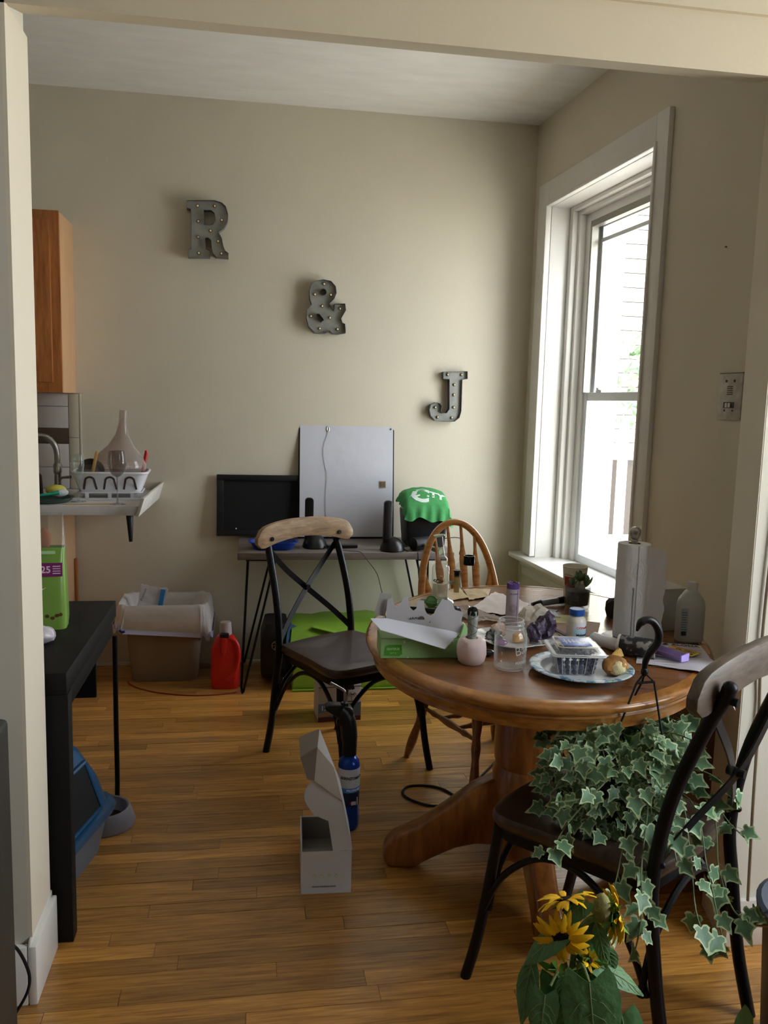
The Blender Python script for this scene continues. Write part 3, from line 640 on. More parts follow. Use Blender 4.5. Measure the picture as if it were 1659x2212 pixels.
# ================================================================ KITCHEN CORNER (left)
KX = -.875; KZ = .93
uc = thing('wall_cabinet', 'oak wall cabinet with a raised panel door, high on the left above the tiles', 'cabinet', (-1.30, BY, 1.413))
MB().box((-.42, -.298, 0), (.425, 0, .818)).build('cabinet_body', cabside, uc, bevel=.002)
MB().box((-.42, -.316, 0), (.427, -.298, .818)).build('face_frame', cabw, uc, bevel=.002)
for x0 in (-.40, .015):
    d = MB().box((x0, -.336, .045), (x0+.375, -.317, .775)).build('door', cabw, uc, bevel=.006)
    MB().hexa([(x0+.06, -.336, .105), (x0+.315, -.336, .105), (x0+.315, -.336, .715), (x0+.06, -.336, .715)], [(x0+.08, -.346, .125), (x0+.295, -.346, .125), (x0+.295, -.346, .695), (x0+.08, -.346, .695)]).build('raised_panel', cabw, d)
bc = thing('base_cabinet', 'pale wooden base cabinet side below the kitchen counter on the left', 'cabinet', (-1.5, BY-.30, 0))
MB().box((-.6, -.28, .09), (.61, .28, .885)).build('cabinet_body', cabside, bc, bevel=.002)
MB().box((-.6, -.24, 0), (.60, .27, .09)).build('toe_kick', blackw, bc)
MB().box((-.55, -.30, .12), (.55, -.281, .70)).build('door', cabw, bc, bevel=.004)
MB().box((.611, .235, 0), (.625, .262, .58)).build('corner_strip', cabw, bc, bevel=.002)
ct = thing('kitchen_counter', 'white worn kitchen counter projecting past the base cabinet, with an upturned end strip', 'counter', (-1.3, 4.07, 0))
lam = mat('worn_white_laminate', 'cfccc8', .45, vary=.15, vscale=9)
MB().box((-.8, -.34, .888), (.815, .349, .93)).build('worktop', lam, ct, bevel=.003)
MB().hexa([(.80, -.355, .885), (.815, -.36, .885), (.828, .349, .885), (.815, .349, .885)], [(.825, -.35, .965), (.84, -.355, .965), (.85, .349, .97), (.838, .349, .97)]).build('end_strip', mat('white_strip', 'e2dfd6', .5, vary=.1, vscale=10), ct, bevel=.002)
for x, y, l in ((.77, -.31, .12), (.20, -.30, .15), (.39, -.10, .12)):
    MB().cyl((x, y, .888), (x+.004, y, .888-l), .016, .008, 14).build('peg', mat('dark_peg', '20262c', .4), ct, bevel=.002)
# tiles on the wall
tilem = mat('white_wall_tile', 'cfc8c4', .25, rnd=.06); tileb = mat('brown_wall_tile', '56453a', .3); grout = mat('grout', 'a49c92', .8)
bs = MB().box((-2.0, BY-.006, .93), (-.849, BY-.0005, 1.413)).build('backsplash', grout, wb)
base = None
for j, (z0, z1, mm) in enumerate(((.932, 1.04, tilem), (1.042, 1.158, tilem), (1.16, 1.236, tileb), (1.238, 1.345, tilem), (1.347, 1.41, tilem))):
    for i in range(6):
        x1 = -.913-i*.152; x0 = x1-.150
        if j in (3, 4) and i == 0: pass
        o = MB().box((x0, BY-.013, z0), (x1, BY-.006, z1)).build('tile', mm, wb, bevel=.0015)
for z0, z1 in ((.932, 1.068), (1.070, 1.19), (1.192, 1.41)):
    MB().box((-.911, BY-.013, z0), (-.862, BY-.006, z1)).build('tile', mat('cream_edge_tile', 'd0c8b4', .25), wb, bevel=.0015)
MB().box((-.8615, BY-.013, .932), (-.849, BY-.006, 1.412)).build('tile_trim', mat('cream_edge_tile', 'd0c8b4', .25), wb, bevel=.003)
# faucet
fa = thing('kitchen_faucet', 'brushed steel gooseneck kitchen faucet at the left edge above the counter', 'faucet', (-.915, 4.16, KZ))
MB().tube(smooth_path([(0, 0, .0), (0, 0, .12), (-.005, -.002, .22), (-.04, -.01, .27), (-.09, -.02, .28), (-.15, -.03, .27), (-.18, -.035, .22)], 6), [.014]*37, 14).build('spout', steel, fa)
MB().lathe([(.026, 0), (.026, .02), (.018, .03), (.016, .10), (.02, .105), (.02, .14), (.015, .15)], 20).build('faucet_body', steel, fa)
MB().tube([(0, 0, .07), (.03, -.03, .085), (.07, -.06, .09)], [.006, .006, .008], 8).build('lever', steel, fa)
# dish rack with drip tray
rk = thing('dish_rack', 'white plastic dish rack with arched openings, on its drip tray on the counter', 'dish rack', (-.655, 4.09, KZ), radians(3))
MB().prism(rrect(.37, .30, .03), .0, .006).build('drip_tray', plw, rk, bevel=.002)
mb = MB(); B1 = rrect(.27, .20, .03, 4); B2 = rrect(.335, .25, .04, 4); n = len(B1)
for A, Bb, z0, z1, i_ in ((B1, B2, .03, .12, 0),):
    lo = [mb._v((x, y, z0)) for x, y in A]; hi = [mb._v((x, y, z1)) for x, y in Bb]; lo2 = [mb._v((x*.975, y*.97, z0+.003)) for x, y in A]; hi2 = [mb._v((x*.975, y*.97, z1)) for x, y in Bb]
    for i in range(n):
        j = (i+1) % n; mb._f([lo[i], lo[j], hi[j], hi[i]]); mb._f([lo2[j], lo2[i], hi2[i], hi2[j]]); mb._f([hi[i], hi[j], hi2[j], hi2[i]])
    mb._f(lo[::-1]); mb._f(lo2)
mb.build('basket', plw, rk)
MB().tube([(x, y, .121) for x, y in B2], .0065, 8, closed=True).build('rim', plw, rk)
MB().tube([(x, y, .03) for x, y in rrect(.285, .212, .03, 4)], .004, 8, closed=True).build('foot_rim', plw, rk)
for x in (-.1, .0, .1, .13): MB().box((x-.008, -.11, .006), (x+.008, -.098, .03)).build('foot', plw, rk)
archm = mat('arch_gap_dark', '4a3a34', .6)
for i in range(3):
    x = -.085+i*.088; pts = [(x-.028, -.1035, .045)] + [(x-.02*cos(pi*k/8), -.121, .085+.018*sin(pi*k/8)) for k in range(9)] + [(x+.028, -.1035, .045)]
    MB().tube(smooth_path(pts, 2), 1, flat=(.009, .0025), up=(0, 1, 0)).build('arch_slot', archm, rk)
for i in range(4):
    y = -.07+i*.045
    MB().tube([(-.13, y, .036), (-.13, y, .10), (-.11, y, .11)], .002, 6).build('rack_tine', plw, rk)
# decanter, upside bowl etc. in the rack
milk = glass('milky_glass', 'efe8e4', .05, alpha=.14, edge=.5); gl2 = glass('rack_glass', 'f6f8f6', .02, alpha=.04, edge=.7); smoke = glass('smoky_glass', 'e4e0de', .02, alpha=.04, edge=.4)
dc = thing('decanter', 'milky decanter with a tall narrow neck and wide flared body, in the dish rack', 'decanter', (-.625, 4.11, KZ+.075)); dc.rotation_euler = (0, radians(4), 0); dc.scale = (.93, .85, .97)
MB().lathe([(.03, .0), (.09, .01), (.125, .05), (.13, .085), (.11, .125), (.065, .17), (.032, .225), (.02, .28), (.018, .345), (.0165, .345), (.0165, .28), (.03, .225), (.062, .168), (.108, .123), (.127, .085)], 36, cap=False).build('decanter_body', milk, dc)
def wineglass(label, loc, H_, rb, hb, m, grp=None, foot=.035):
    t = thing('wine_glass', label, 'glass', loc, 0, grp)
    bw = [(rb*.0+.004, H_-hb), (rb*.45, H_-hb*.93), (rb*.8, H_-hb*.75), (rb, H_-hb*.45), (rb*.93, H_-hb*.15), (rb*.84, H_)]
    bw2 = [(r*.96, z+.001) for r, z in bw[::-1]]
    MB().lathe(bw+bw2, 28, cap=False).build('bowl', m, t)
    MB().lathe([(foot, 0), (foot, .002), (.006, .007), (.0035, .02), (.0032, H_-hb-.01), (.006, H_-hb+.004)], 20).build('stem', m, t)
wineglass('tall stemmed wine glass of smoky glass in front of the white dish rack', (-.585, 3.79, KZ), .235, .042, .115, smoke)
wineglass('clear champagne flute beside the left end of the dish rack', (-.765, 3.87, KZ), .215, .027, .115, gl2, foot=.033)
tb_ = MB().lathe([(.030, 0), (.033, .005), (.036, .085), (.0345, .085), (.031, .006), (0, .004)], 24).build('tumbler', gl2); tag(tb_, 'small clear tumbler inside the dish rack behind the stemmed glass', 'glass', loc=(-.772, 4.06, KZ+.045), rz=0)
ws = MB().tube([(0, 0, 0), (.012, 0, .09), (.03, 0, .17)], 1, flat=(.014, .004), up=(0, 1, 0)).build('wooden_spatula', mat('bamboo', 'c9a25e', .6), None, bevel=.001); tag(ws, 'bamboo utensil handle sticking out of the dish rack', 'utensil', loc=(-.735, 4.0, KZ+.05), rz=0)
rs = MB().tube([(0, 0, 0), (.004, 0, .08), (.02, 0, .16), (.02, 0, .175)], [.006, .008, .009, .006], 10).build('red_utensil', mat('red_plastic', 'c41616', .35)); tag(rs, 'red plastic handle standing at the right end of the dish rack', 'utensil', loc=(-.52, 4.12, KZ+.045), rz=0)
pb = MB().lathe([(.03, 0), (.05, .01), (.06, .05), (.058, .05), (.047, .012), (0, .004)], 24).build('dark_bowl', glass('grey_bowl', '75706e', .1, alpha=.6)); tag(pb, 'dark glass bowl tipped in the back of the dish rack', 'bowl', loc=(-.765, 4.15, KZ+.10)); pb.rotation_euler = (radians(60), 0, radians(20))
cp = MB().box((-.11, -.0025, 0), (.11, .0025, .004)).build('chopstick', mat('bamboo', 'c9a25e', .6)); tag(cp, 'pale bamboo chopstick lying on the front of the counter', 'chopstick', loc=(-.70, 3.775, KZ), rz=radians(8))
pnl = MB().lathe([(.0, 0), (.10, .002), (.125, .022), (.121, .022), (.098, .006), (0, .005)], 36).build('sage_plate', mat('dark_green_glaze', '2c4a40', .25)); tag(pnl, 'dark green plate on the counter at the left edge', 'plate', loc=(-.905, 3.86, KZ))
lm = thing('dish_sponge', 'yellow and white sponge lying on the dark green plate', 'sponge', (-.865, 3.89, KZ+.02), .3)
MB().ball((0, 0, .03), .045, 14, (1, .7, .55)).build('sponge_body', mat('yellow_sponge', 'd3c95a', .8, bump=.5, bscale=150), lm); MB().ball((.012, -.012, .02), .04, 14, (1, .6, .5)).build('scour_pad', mat('pad_white', 'c9cdd2', .8, bump=.5, bscale=120), lm)
tb2 = MB().tube([(-.05, 0, 0), (.0, -.005, .005), (.05, .01, .012)], [.007, .006, .01], 10).build('dish_brush', mat('teal_plastic', '1b9a78', .35)); tag(tb2, 'teal green dish brush in front of the sponge', 'brush', loc=(-.885, 3.80, KZ+.035), rz=.3)
ml = MB().lathe([(.0, 0), (.055, 0), (.06, .01), (.055, .10), (.03, .125), (0, .125)], 24).build('brown_jar', mat('dark_brown_glaze', '3a1f17', .25)); tag(ml, 'dark brown jar beside the faucet at the left edge', 'jar', loc=(-1.02, 4.06, KZ))

# ================================================================ BLACK CONSOLE DESK (left) and what is on or under it
bd = thing('console_desk', 'black-brown narrow desk beyond the left jamb with a slab leg and thin metal leg', 'desk', (-.45, 2.10, 0))
MB().box((-.5, -.015, .665), (0, .75, .72)).build('desktop', blackw, bd, bevel=.002)
MB().box((-.49, .0, .60), (-.012, .74, .664)).build('drawer', blackw, bd, bevel=.002)
MB().box((-.5, -.012, .0), (.002, .035, .664)).build('slab_leg', blackw, bd, bevel=.002)
MB().tube(smooth_path([(-.004, .742, .60), (-.004, .742, .3), (-.004, .742, .03), (-.02, .742, .008), (-.06, .742, .006), (-.42, .742, .006), (-.46, .742, .02), (-.47, .742, .1), (-.47, .742, .60)], 4), .0085, 10).build('metal_leg', blackm, bd)
MB().box((-.45, .70, .40), (-.06, .712, .60)).build('back_board', blackw, bd, bevel=.001)
# green treat bag
tb3 = thing('pet_food_bag', 'lime green pet food bag with a purple panel reading 25, standing on the black desk', 'bag', (-.625, 2.53, .72), radians(6))
grn = mat('lime_bag_print', '7a9f45', .3, vary=.18, vscale=7, bump=.25, bscale=18); 
mb = MB(); G = []
prof = [(0, .085, .045), (.03, .088, .048), (.12, .086, .044), (.20, .083, .034), (.24, .083, .022), (.34, .078, .003)]
rg = []
for z, hw, hd_ in prof: rg.append([mb._v((x, y, z)) for x, y in rrect(hw*2, hd_*2, min(hw, hd_)*.5, 4)])
k_ = len(rg[0]); cnt_ = 0
for q, (A, B) in enumerate(zip(rg, rg[1:])):
    mb.mi = 1 if q >= 4 else 0
    for i in range(k_): mb._f([A[i], A[(i+1) % k_], B[(i+1) % k_], B[i]])
mb.mi = 0; mb._f(rg[0][::-1]); mb.mi = 1; mb._f(rg[-1])
clr = glass('clear_bag_plastic', 'eef2ee', .15, alpha=.07, edge=.3)
mb.build('bag_body', [grn, clr], tb3, displace=None)
MB().box((.012, -.0425, .158), (.078, -.0395, .198)).build('purple_panel', mat('purple_print', '7a2466', .45), tb3)
o = text('panel_number', '25', .028, mat('pale_print', 'e6c9de', .5), tb3, (.033, -.0430, .178), (pi/2, 0, 0), bold=.0006)
for i in range(4): o = MB().box((.052, -.0430, .166+.007*i), (.073, -.0424, .1685+.007*i)).build('panel_line', mat('pale_print', 'e6c9de', .5), tb3)
MB().prismy([(.0, .115), (.035, .128), (.0, .105), (-.03, .11)], -.0495, -.0485).build('white_burst', plw, tb3)
for i, (x, z) in enumerate(((.035, .042), (.05, .036), (.062, .043), (.072, .046))): MB().cyl((x, -.0495, z), (x, -.0470, z), .005, seg=12).build('kibble_print', mat('kibble_print', '5c3a1c', .6), tb3)
MB().box((.0, -.0455, .225), (.06, -.0435, .234)).build('seal_strip', mat('seal_green', 'a7cf9d', .4), tb3)
for k, p in enumerate(((-.03, 0, .245), (-.005, .004, .262), (-.045, .0, .275))): MB().ball((p[0]+.03, p[1], p[2]+.0), .026, 10, (.8, .3, 1.3)).build('treat', mat('orange_treat', 'a8603c', .6), tb3)
cb2 = MB().ball((0, 0, .026), .042, 22, (1, .8, .62)); o = cb2.build('crumpled_bag', mat('crumpled_clear_plastic', 'd8d0d8', .2, vary=.3, vscale=30), None, displace=lambda c: Vector((c.x, c.y, max(0, c.z))) + noise.noise_vector(c*38)*.011*min(1, c.z*60)); tag(o, 'small crumpled plastic bag in front of the lime green bag', 'bag', loc=(-.575, 2.345, .7205))
# litter box and bowl under the desk
blu = mat('teal_blue_plastic', '1d4f78', .3); lb = thing('litter_box', 'hooded dark blue litter box under the black desk, opening facing the room', 'litter box', (-.66, 2.42, 0), radians(-14))
def loft(mb, rings_, cap=True):
    R_ = [[mb._v(p) for p in r] for r in rings_]; n = len(R_[0])
    for A, B in zip(R_, R_[1:]):
        for i in range(n): mb._f([A[i], A[(i+1) % n], B[(i+1) % n], B[i]])
    if cap: mb._f(R_[0][::-1]); mb._f(R_[-1])
    return mb
rr_ = lambda w_, d_, r, z, ox=0: [(x+ox, y, z) for x, y in rrect(w_, d_, r, 4)]
loft(MB(), [rr_(.33, .40, .06, 0), rr_(.38, .46, .07, .13), rr_(.385, .465, .07, .135)]).build('lower_tray', mat('grey_blue_tray', '6d7f95', .35), lb)
loft(MB(), [rr_(.41, .49, .08, .125), rr_(.42, .50, .08, .14), rr_(.41, .49, .08, .155), rr_(.385, .46, .07, .16)]).build('flange', blu, lb)
loft(MB(), [rr_(.37, .44, .06, .16, 0), rr_(.345, .41, .055, .24, -.012), rr_(.29, .34, .05, .335, -.03), rr_(.20, .24, .05, .385, -.05)]).build('hood', blu, lb, bevel=.0)
# doorway set in the hood's room side: frame, and a near-black plate painted as the shade inside
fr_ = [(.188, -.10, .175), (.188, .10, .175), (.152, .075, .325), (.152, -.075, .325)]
mb = MB(); mb.hexa([(x, y, z) for x, y, z in fr_], [(x+.012, y, z) for x, y, z in fr_]); mb.build('doorway', mat('painted_inside_shade', '05070a', .8), lb)
MB().tube([(x+.008, y, z) for x, y, z in fr_], .009, 8, closed=True).build('doorway_frame', blu, lb)
MB().tube(smooth_path([(-.05, -.07, .38), (-.05, -.06, .415), (-.05, .06, .415), (-.05, .07, .38)], 5), .012, 10).build('handle', blu, lb)
bw_ = thing('pet_bowl', 'grey plastic pet bowl on the floor just behind the litter box', 'bowl', (-.475, 2.71, 0))
MB().lathe([(.098, 0), (.10, .006), (.083, .055), (.079, .06), (.074, .057), (.06, .012), (0, .01)], 32).build('bowl_body', mat('grey_bowl_plastic', '8b8d9c', .35), bw_)
MB().lathe([(.0, .011), (.058, .011), (.061, .018), (.0, .022)], 24).build('bowl_contents', mat('kibble', '3b2c22', .8, bump=.8, bscale=140), bw_)

# ================================================================ NEAR-LEFT THINGS
sp = thing('dark_cabinet', 'dark grey cabinet cut off by the left edge of the picture', 'cabinet', (-.682, 1.58, 0))
MB().box((-.2, -.14, .02), (.198, .14, .75)).build('cabinet_body', mat('dark_grey_paint', '33332f', .5), sp, bevel=.012, seg=3)
MB().box((-.19, -.13, 0), (.19, .13, .02)).build('plinth', blackw, sp)
MB().box((-.17, -.144, .06), (.17, -.1405, .70)).build('door', mat('dark_grey_door', '2b2b28', .45), sp, bevel=.001)
cable('thin dark cable curving out from the dark cabinet over the white baseboard', [(-.52, 1.74, .25), (-.50, 1.78, .20), (-.483, 1.80, .129), (-.486, 1.80, .084), (-.51, 1.79, .04), (-.54, 1.77, .004)], .0035)
cable('pair of pale cables hanging down the white front of the right jamb', [(1.285, OY0-.008, 1.20), (1.277, OY0-.008, .95), (1.277, OY0-.008, .79), (1.286, OY0-.008, .62), (1.276, OY0-.03, .40), (1.285, OY0-.03, .14)], .004, mat('beige_cable', '8d7d66', .5))
bl = MB().ball((0, 0, .03), .03, 18).build('blue_ball', mat('bright_blue', '1746c9', .4)); tag(bl, 'small bright blue ball on the floor in the lower left corner', 'ball', loc=(-.565, 1.80, .0))
gb = thing('grey_bucket', 'grey-blue bucket cut off by the right edge of the picture', 'bucket', (1.196, 1.425, 0))
MB().lathe([(.115, 0), (.12, .006), (.14, .36), (.152, .365), (.155, .385), (.145, .39), (.132, .385), (.112, .01), (0, .008)], 36).build('bucket_body', mat('slate_plastic', '4c5464', .4), gb)
MB().tube([(.15*cos(a), .15*sin(a), .37-.10*sin(a*1)) for a in [pi*i/16 for i in range(17)]], .003, 6).build('handle', steel, gb)

# ================================================================ TRASH BIN, JUG, HOSE
tn = thing('waste_bin', 'taupe plastic waste bin with a white drawstring liner, against the back wall', 'bin', (-.425, 4.225, 0))
loft(MB(), [rr_(.31, .20, .045, 0), rr_(.325, .21, .05, .02), rr_(.39, .27, .055, .375), rr_(.41, .29, .06, .38), rr_(.41, .29, .06, .392), rr_(.385, .265, .055, .39), rr_(.31, .20, .05, .015)]).build('bin_body', mat('taupe_plastic', '8b7b6b', .45), tn)
lin_ = mat('white_liner', 'dcd8da', .45, bump=.6, bscale=22, vary=.08, vscale=14)
mb = MB(); rings_ = []
for k, (w_, d_, z, am) in enumerate([(.285, .18, .10, .002), (.33, .22, .30, .003), (.382, .262, .395, .002), (.425, .30, .402, .003), (.44, .315, .385, .006), (.45, .325, .34, .010), (.455, .33, .30, .012), (.465, .335, .262, .012)]):
    base_ = rrect(w_, d_, .055, 14); n = len(base_)
    rings_.append([(x*(1+am*2*sin(i*1.7+k)), y*(1+am*2*cos(i*2.3+k)), z+am*1.1*sin(i*.7)-(.03*max(0, x/.23) if k > 5 and y < 0 else 0)+(.012 if x < 0 and k > 5 else 0)) for i, (x, y) in enumerate(base_)])
loft(mb, rings_, False).build('liner', lin_, tn, ang=70)
mb = MB(); rings_ = []
for k, (dz, o_) in enumerate([(.262, .003), (.285, .004)]):
    base_ = rrect(.465+o_*2, .335+o_*2, .055, 14); rings_.append([(x*(1+.024*sin(i*1.7+7)), y*(1+.024*cos(i*2.3+7)), dz+.013*sin(i*.7)-(.03*max(0, x/.23) if y < 0 else 0)+(.012 if x < 0 else 0)) for i, (x, y) in enumerate(base_)])
loft(mb, rings_, False).build('drawstring_hem', mat('lilac_hem', 'b9b9d6', .35), tn, ang=70)
MB().tube([(-.20, -.17, .285), (-.19, -.176, .278), (-.175, -.176, .28)], .006, 8).build('tie_end', mat('navy_tie', '1d2c66', .4), tn)
pk = thing('crumpled_package', 'white crumpled package with a blue stripe sticking up inside the waste bin', 'package', (-.505, 4.20, .31)); pk.rotation_euler = (radians(-8), radians(10), 0)
G = [[(-.065+.13*i/10, .006*noise.noise(Vector((i*.5, j*.5, 2))), .16*j/10-.006*abs(sin(i*1.4))*(j/10)) for j in range(11)] for i in range(11)]
MB().sheet(G, .012).build('wrapper', mat('wrapper_white', 'd9d6dc', .5, bump=.4, bscale=30), pk)
MB().box((.034, -.016, .02), (.056, -.0115, .15)).build('blue_stripe', mat('stripe_blue', '2f86c8', .4), pk)
o = text('wrapper_print', 'Premium', .018, mat('navy_ink', '3c4470', .5), pk, (-.045, -.0145, .11), (pi/2, 0, 0)); o.rotation_euler = (pi/2, radians(-80), 0)
for i in range(4): MB().prismy([(-.02+.014*i, .045), (-.015+.014*i, .05), (-.02+.014*i, .055), (-.025+.014*i, .05)], -.0135, -.012).build('star_print', mat('navy_ink', '3c4470', .5), pk)
jg = thing('detergent_jug', 'red plastic laundry jug with a clear measuring cap on top, beside the waste bin', 'jug', (-.122, 4.03, 0), radians(-4))
red = mat('jug_red', 'd2261e', .3)
loft(MB(), [rr_(.125, .085, .025, 0), rr_(.138, .095, .028, .012), rr_(.138, .095, .03, .19), rr_(.118, .085, .03, .225), rr_(.085, .07, .028, .255), rr_(.06, .055, .025, .265)]).build('jug_body', red, jg, ang=50)
MB().tube(smooth_path([(.022, -.03, .25), (.052, -.035, .235), (.066, -.042, .19), (.062, -.046, .13), (.042, -.047, .08), (.012, -.047, .05)], 5), .011, 10).build('handle', red, jg)
MB().tube([(-.005, -.035, .16), (-.004, -.046, .22), (-.003, -.045, .262)], [.010, .018, .019], 12).build('spout_neck', red, jg)
MB().lathe([(.021, .258), (.022, .262), (.022, .278), (.019, .280)], 20, c=(-.002, -.04)).build('spout_cap', mat('navy_black', '10121c', .35), jg)
MB().lathe([(.030, .266), (.031, .27), (.027, .325), (.025, .327), (.0, .327)], 24, c=(.0, .0)).build('measuring_cap', mat('cap_translucent', 'd8cfcf', .25, alpha=.85), jg)
MB().ball((0, -.024, .303), .009, 10, (1, .3, 1)).build('cap_emblem', mat('emblem_red', '9c2f2b', .4), jg)
rc = cable('thin red cord curving on the floor in front of the waste bin', [(-.60, 4.14, .003), (-.59, 4.10, .003), (-.535, 4.027, .003), (-.44, 3.961, .003), (-.307, 3.912, .003), (-.199, 3.903, .003), (-.091, 3.925, .003), (-.035, 3.975, .003), (-.025, 4.10, .003)], .0028, mat('red_cord', '8e2620', .5), name='red_cable', cat='cable')

# ================================================================ UNDER THE HAIRPIN DESK
lime = mat('lime_canvas', '8db93a', .7, bump=.3, bscale=70, vary=.1, vscale=9)
df = thing('green_duffel', 'lime green fabric duffel lying along the back wall under the grey desk', 'bag', (.60, 4.135, 0))
pr = [(-.20, .0), (-.205, .02), (-.20, .12), (-.185, .25), (-.14, .305), (0, .315), (.14, .31), (.19, .28), (.20, .12), (.20, .0)]
mb = MB(); R_ = []
for i in range(15):
    x = -.40+.80*i/14; s_ = 1-.05*abs(i-7)/7; R_.append([(x+.01*sin(z*20), y*s_, z*(1-.03*(abs(i-7)/7)**2)+.006*sin(i*1.9+y*9)*(1 if z > .1 else 0)) for y, z in pr])
loft(mb, R_).build('duffel_body', lime, df, ang=60)
MB().tube([(-.40, -.208, .006), (.40, -.208, .006)], .005, 8).build('bottom_piping', mat('lime_piping', '7fae2a', .5), df)
MB().tube([(-.40, -.204, .13), (-.13, -.207, .125), (.13, -.207, .13), (.40, -.203, .125)], .0035, 6).build('seam', mat('lime_seam', '6f9628', .6), df)
MB().tube(smooth_path([(-.385, -.10, .30), (-.405, -.15, .25), (-.40, -.20, .16), (-.36, -.17, .20), (-.37, -.10, .29)], 6), 1, flat=(.05, .006), up=(0, 1, 0)).build('blue_lining', mat('navy_teal_lining', '164a6b', .6), df)
MB().tube(smooth_path([(-.30, -.14, .305), (-.10, -.19, .27), (.1, -.195, .27), (.30, -.15, .30)], 6), 1, flat=(.03, .004)).build('top_flap_edge', lime, df)
bb = thing('wheeled_bag', 'dark wheeled bag with a small silver badge at the left end of the green duffel', 'bag', (.125, 4.18, 0))
loft(MB(), [[(x, y, z) for x, y in rrect(.14, .26, .03)] for z in (.03,)] + [rr_(.15, .28, .035, .05), rr_(.15, .28, .035, .22), rr_(.11, .22, .03, .30)]).build('bag_body', mat('dark_nylon', '211d1c', .6, bump=.3, bscale=60), bb)
for y in (-.13, .1):
    wl = MB().tube([(-.012, 0, 0), (.012, 0, 0)], .03, 20).build('wheel', rub, bb); wl.location = (.02, y-.02, .03)
    MB().tube([(-.016, 0, 0), (.016, 0, 0)], .014, 14).build('hub', chrome, wl)
MB().tube([(.022*cos(a*pi/8), -.1455, .2+.022*sin(a*pi/8)) for a in range(16)], .003, 6, closed=True).build('badge', steel, bb)
for a in range(3): MB().box((-.02, -.146, -.0015), (.02, -.143, .0015)).build('badge_spoke', steel, bb).matrix_basis = Matrix.Translation((0, 0, .2)) @ Matrix.Rotation(a*pi/3, 4, 'Y')
ca = thing('drink_carton', 'white and blue drink carton marked 12 with a palm tree, under the cross-back seat', 'carton', (.385, 3.60, 0), radians(4))
MB().box((-.095, -.07, 0), (.095, .07, .235)).build('carton_body', mat('carton_white', 'c9ccd6', .5), ca, bevel=.003)
MB().box((-.0955, -.0715, .0), (.0955, -.0702, .022)).build('maroon_band', mat('maroon_print', '5c2b33', .5), ca)
MB().prismy([(-.0955, .022), (.0955, .022), (.0955, .085), (.03, .078), (-.02, .09), (-.0955, .082)], -.0714, -.0702).build('sea_band', mat('sea_blue_print', '5f7da6', .5), ca)
MB().prismy([(-.095, .022), (-.02, .03), (-.06, .048), (-.095, .04)], -.0722, -.0714).build('sand_print', mat('sand_print', 'a08a78', .5), ca)
MB().prismy([(-.0955, .155), (.0955, .155), (.0955, .16), (-.0955, .16)], -.0714, -.0702).build('carton_line', mat('print_grey', '6f7484', .5), ca)
text('carton_number', '12', .03, mat('print_white', 'eef0f4', .5), ca, (-.07, -.0722, .062), (pi/2, 0, 0), bold=.0005)
mb = MB().tube([(.055, -.0722, .09), (.052, -.0722, .105), (.056, -.0722, .12)], .0012, 5)
for a in (-2.8, -2.2, -.9, -.3, .4, 2.7): mb.tube([(.056, -.0722, .12), (.056+.012*cos(a), -.0722, .12+.006+.008*sin(a)), (.056+.02*cos(a), -.0722, .118+.010*sin(a))], .0012, 5)
mb.box((.035, -.0724, .087), (.075, -.0714, .091)); mb.build('palm_print', mat('print_dark2', '2e3a34', .6), ca)

# ================================================================ TORCH AND OPEN BOX ON THE FLOOR
to = thing('blow_torch', 'blue gas cylinder blow torch with black trigger head standing on the wooden floor', 'torch', (.322, 2.60, 0))
blc = mat('cylinder_blue', '1747a8', .25, .3)
MB().lathe([(.0, .004), (.03, .0), (.035, .006), (.036, .02), (.036, .222), (.033, .236), (.022, .248), (.014, .252), (.014, .262)], 32).build('cylinder', blc, to, ang=50)
MB().lathe([(.0362, .150), (.0366, .152), (.0366, .213), (.0362, .215)], 32, cap=False).build('white_label', mat('label_white', 'cfd2da', .4), to)
MB().lathe([(.0362, .135), (.0368, .136), (.0368, .151), (.0362, .152)], 32, cap=False).build('blue_label_band', mat('label_sky', '3f86d0', .4), to)
MB().lathe([(.0362, .086), (.0366, .087), (.0366, .134), (.0362, .135)], 32, cap=False).build('navy_label_band', mat('label_navy', '131a3c', .4), to)
ink = mat('black_ink', '16161a', .5)
for s_, sz, z_, m_, sx_ in (('BERNZOMATIC', .0135, .185, ink, 1), ('PROPANE', .011, .1435, mat('print_white', 'eef0f4', .5), 1)):
    o = text('label_word', s_, sz, m_, to, (0, 0, z_), (pi/2, 0, radians(20)), bend=.0368, bold=.0002); o.data.transform(Matrix.Translation((0, 0, .0372)))
mb = MB()
for k in range(2): mb.box((-.001, -.0374, .094), (.015, -.0368, .106)) if k == 0 else mb.box((.018, -.0366, .094), (.021, -.035, .12))
mb.build('warning_panel', mat('label_white', 'cfd2da', .4), to).rotation_euler = (0, 0, radians(10))
MB().box((.0, -.0378, .098), (.004, -.0372, .104)).build('warning_print', mat('warn_red', 'b03030', .5), to)
MB().tube(smooth_path([(0, 0, .255), (0, 0, .30), (-.006, .0, .36), (-.018, .0, .392), (-.035, 0, .41)], 5), [.024]*6+[.027]*8+[.026]*7, 16).build('grip', mat('torch_black', '111215', .4), to)
MB().tube(smooth_path([(.014, .004, .26), (.015, .006, .31), (.009, .006, .37)], 4), 1, flat=(.02, .02), up=(0, 1, 0)).build('grip_side', mat('grip_blue', '16255e', .45), to, bevel=.004)
MB().at((-.028, 0, .40), ry=radians(28)).prismy([(-.055, -.014), (.02, -.022), (.036, -.005), (.036, .018), (.02, .03), (-.02, .022), (-.05, .008), (-.062, -.004)], -.02, .02).build('trigger_head', blackp, to, bevel=.006, seg=3)
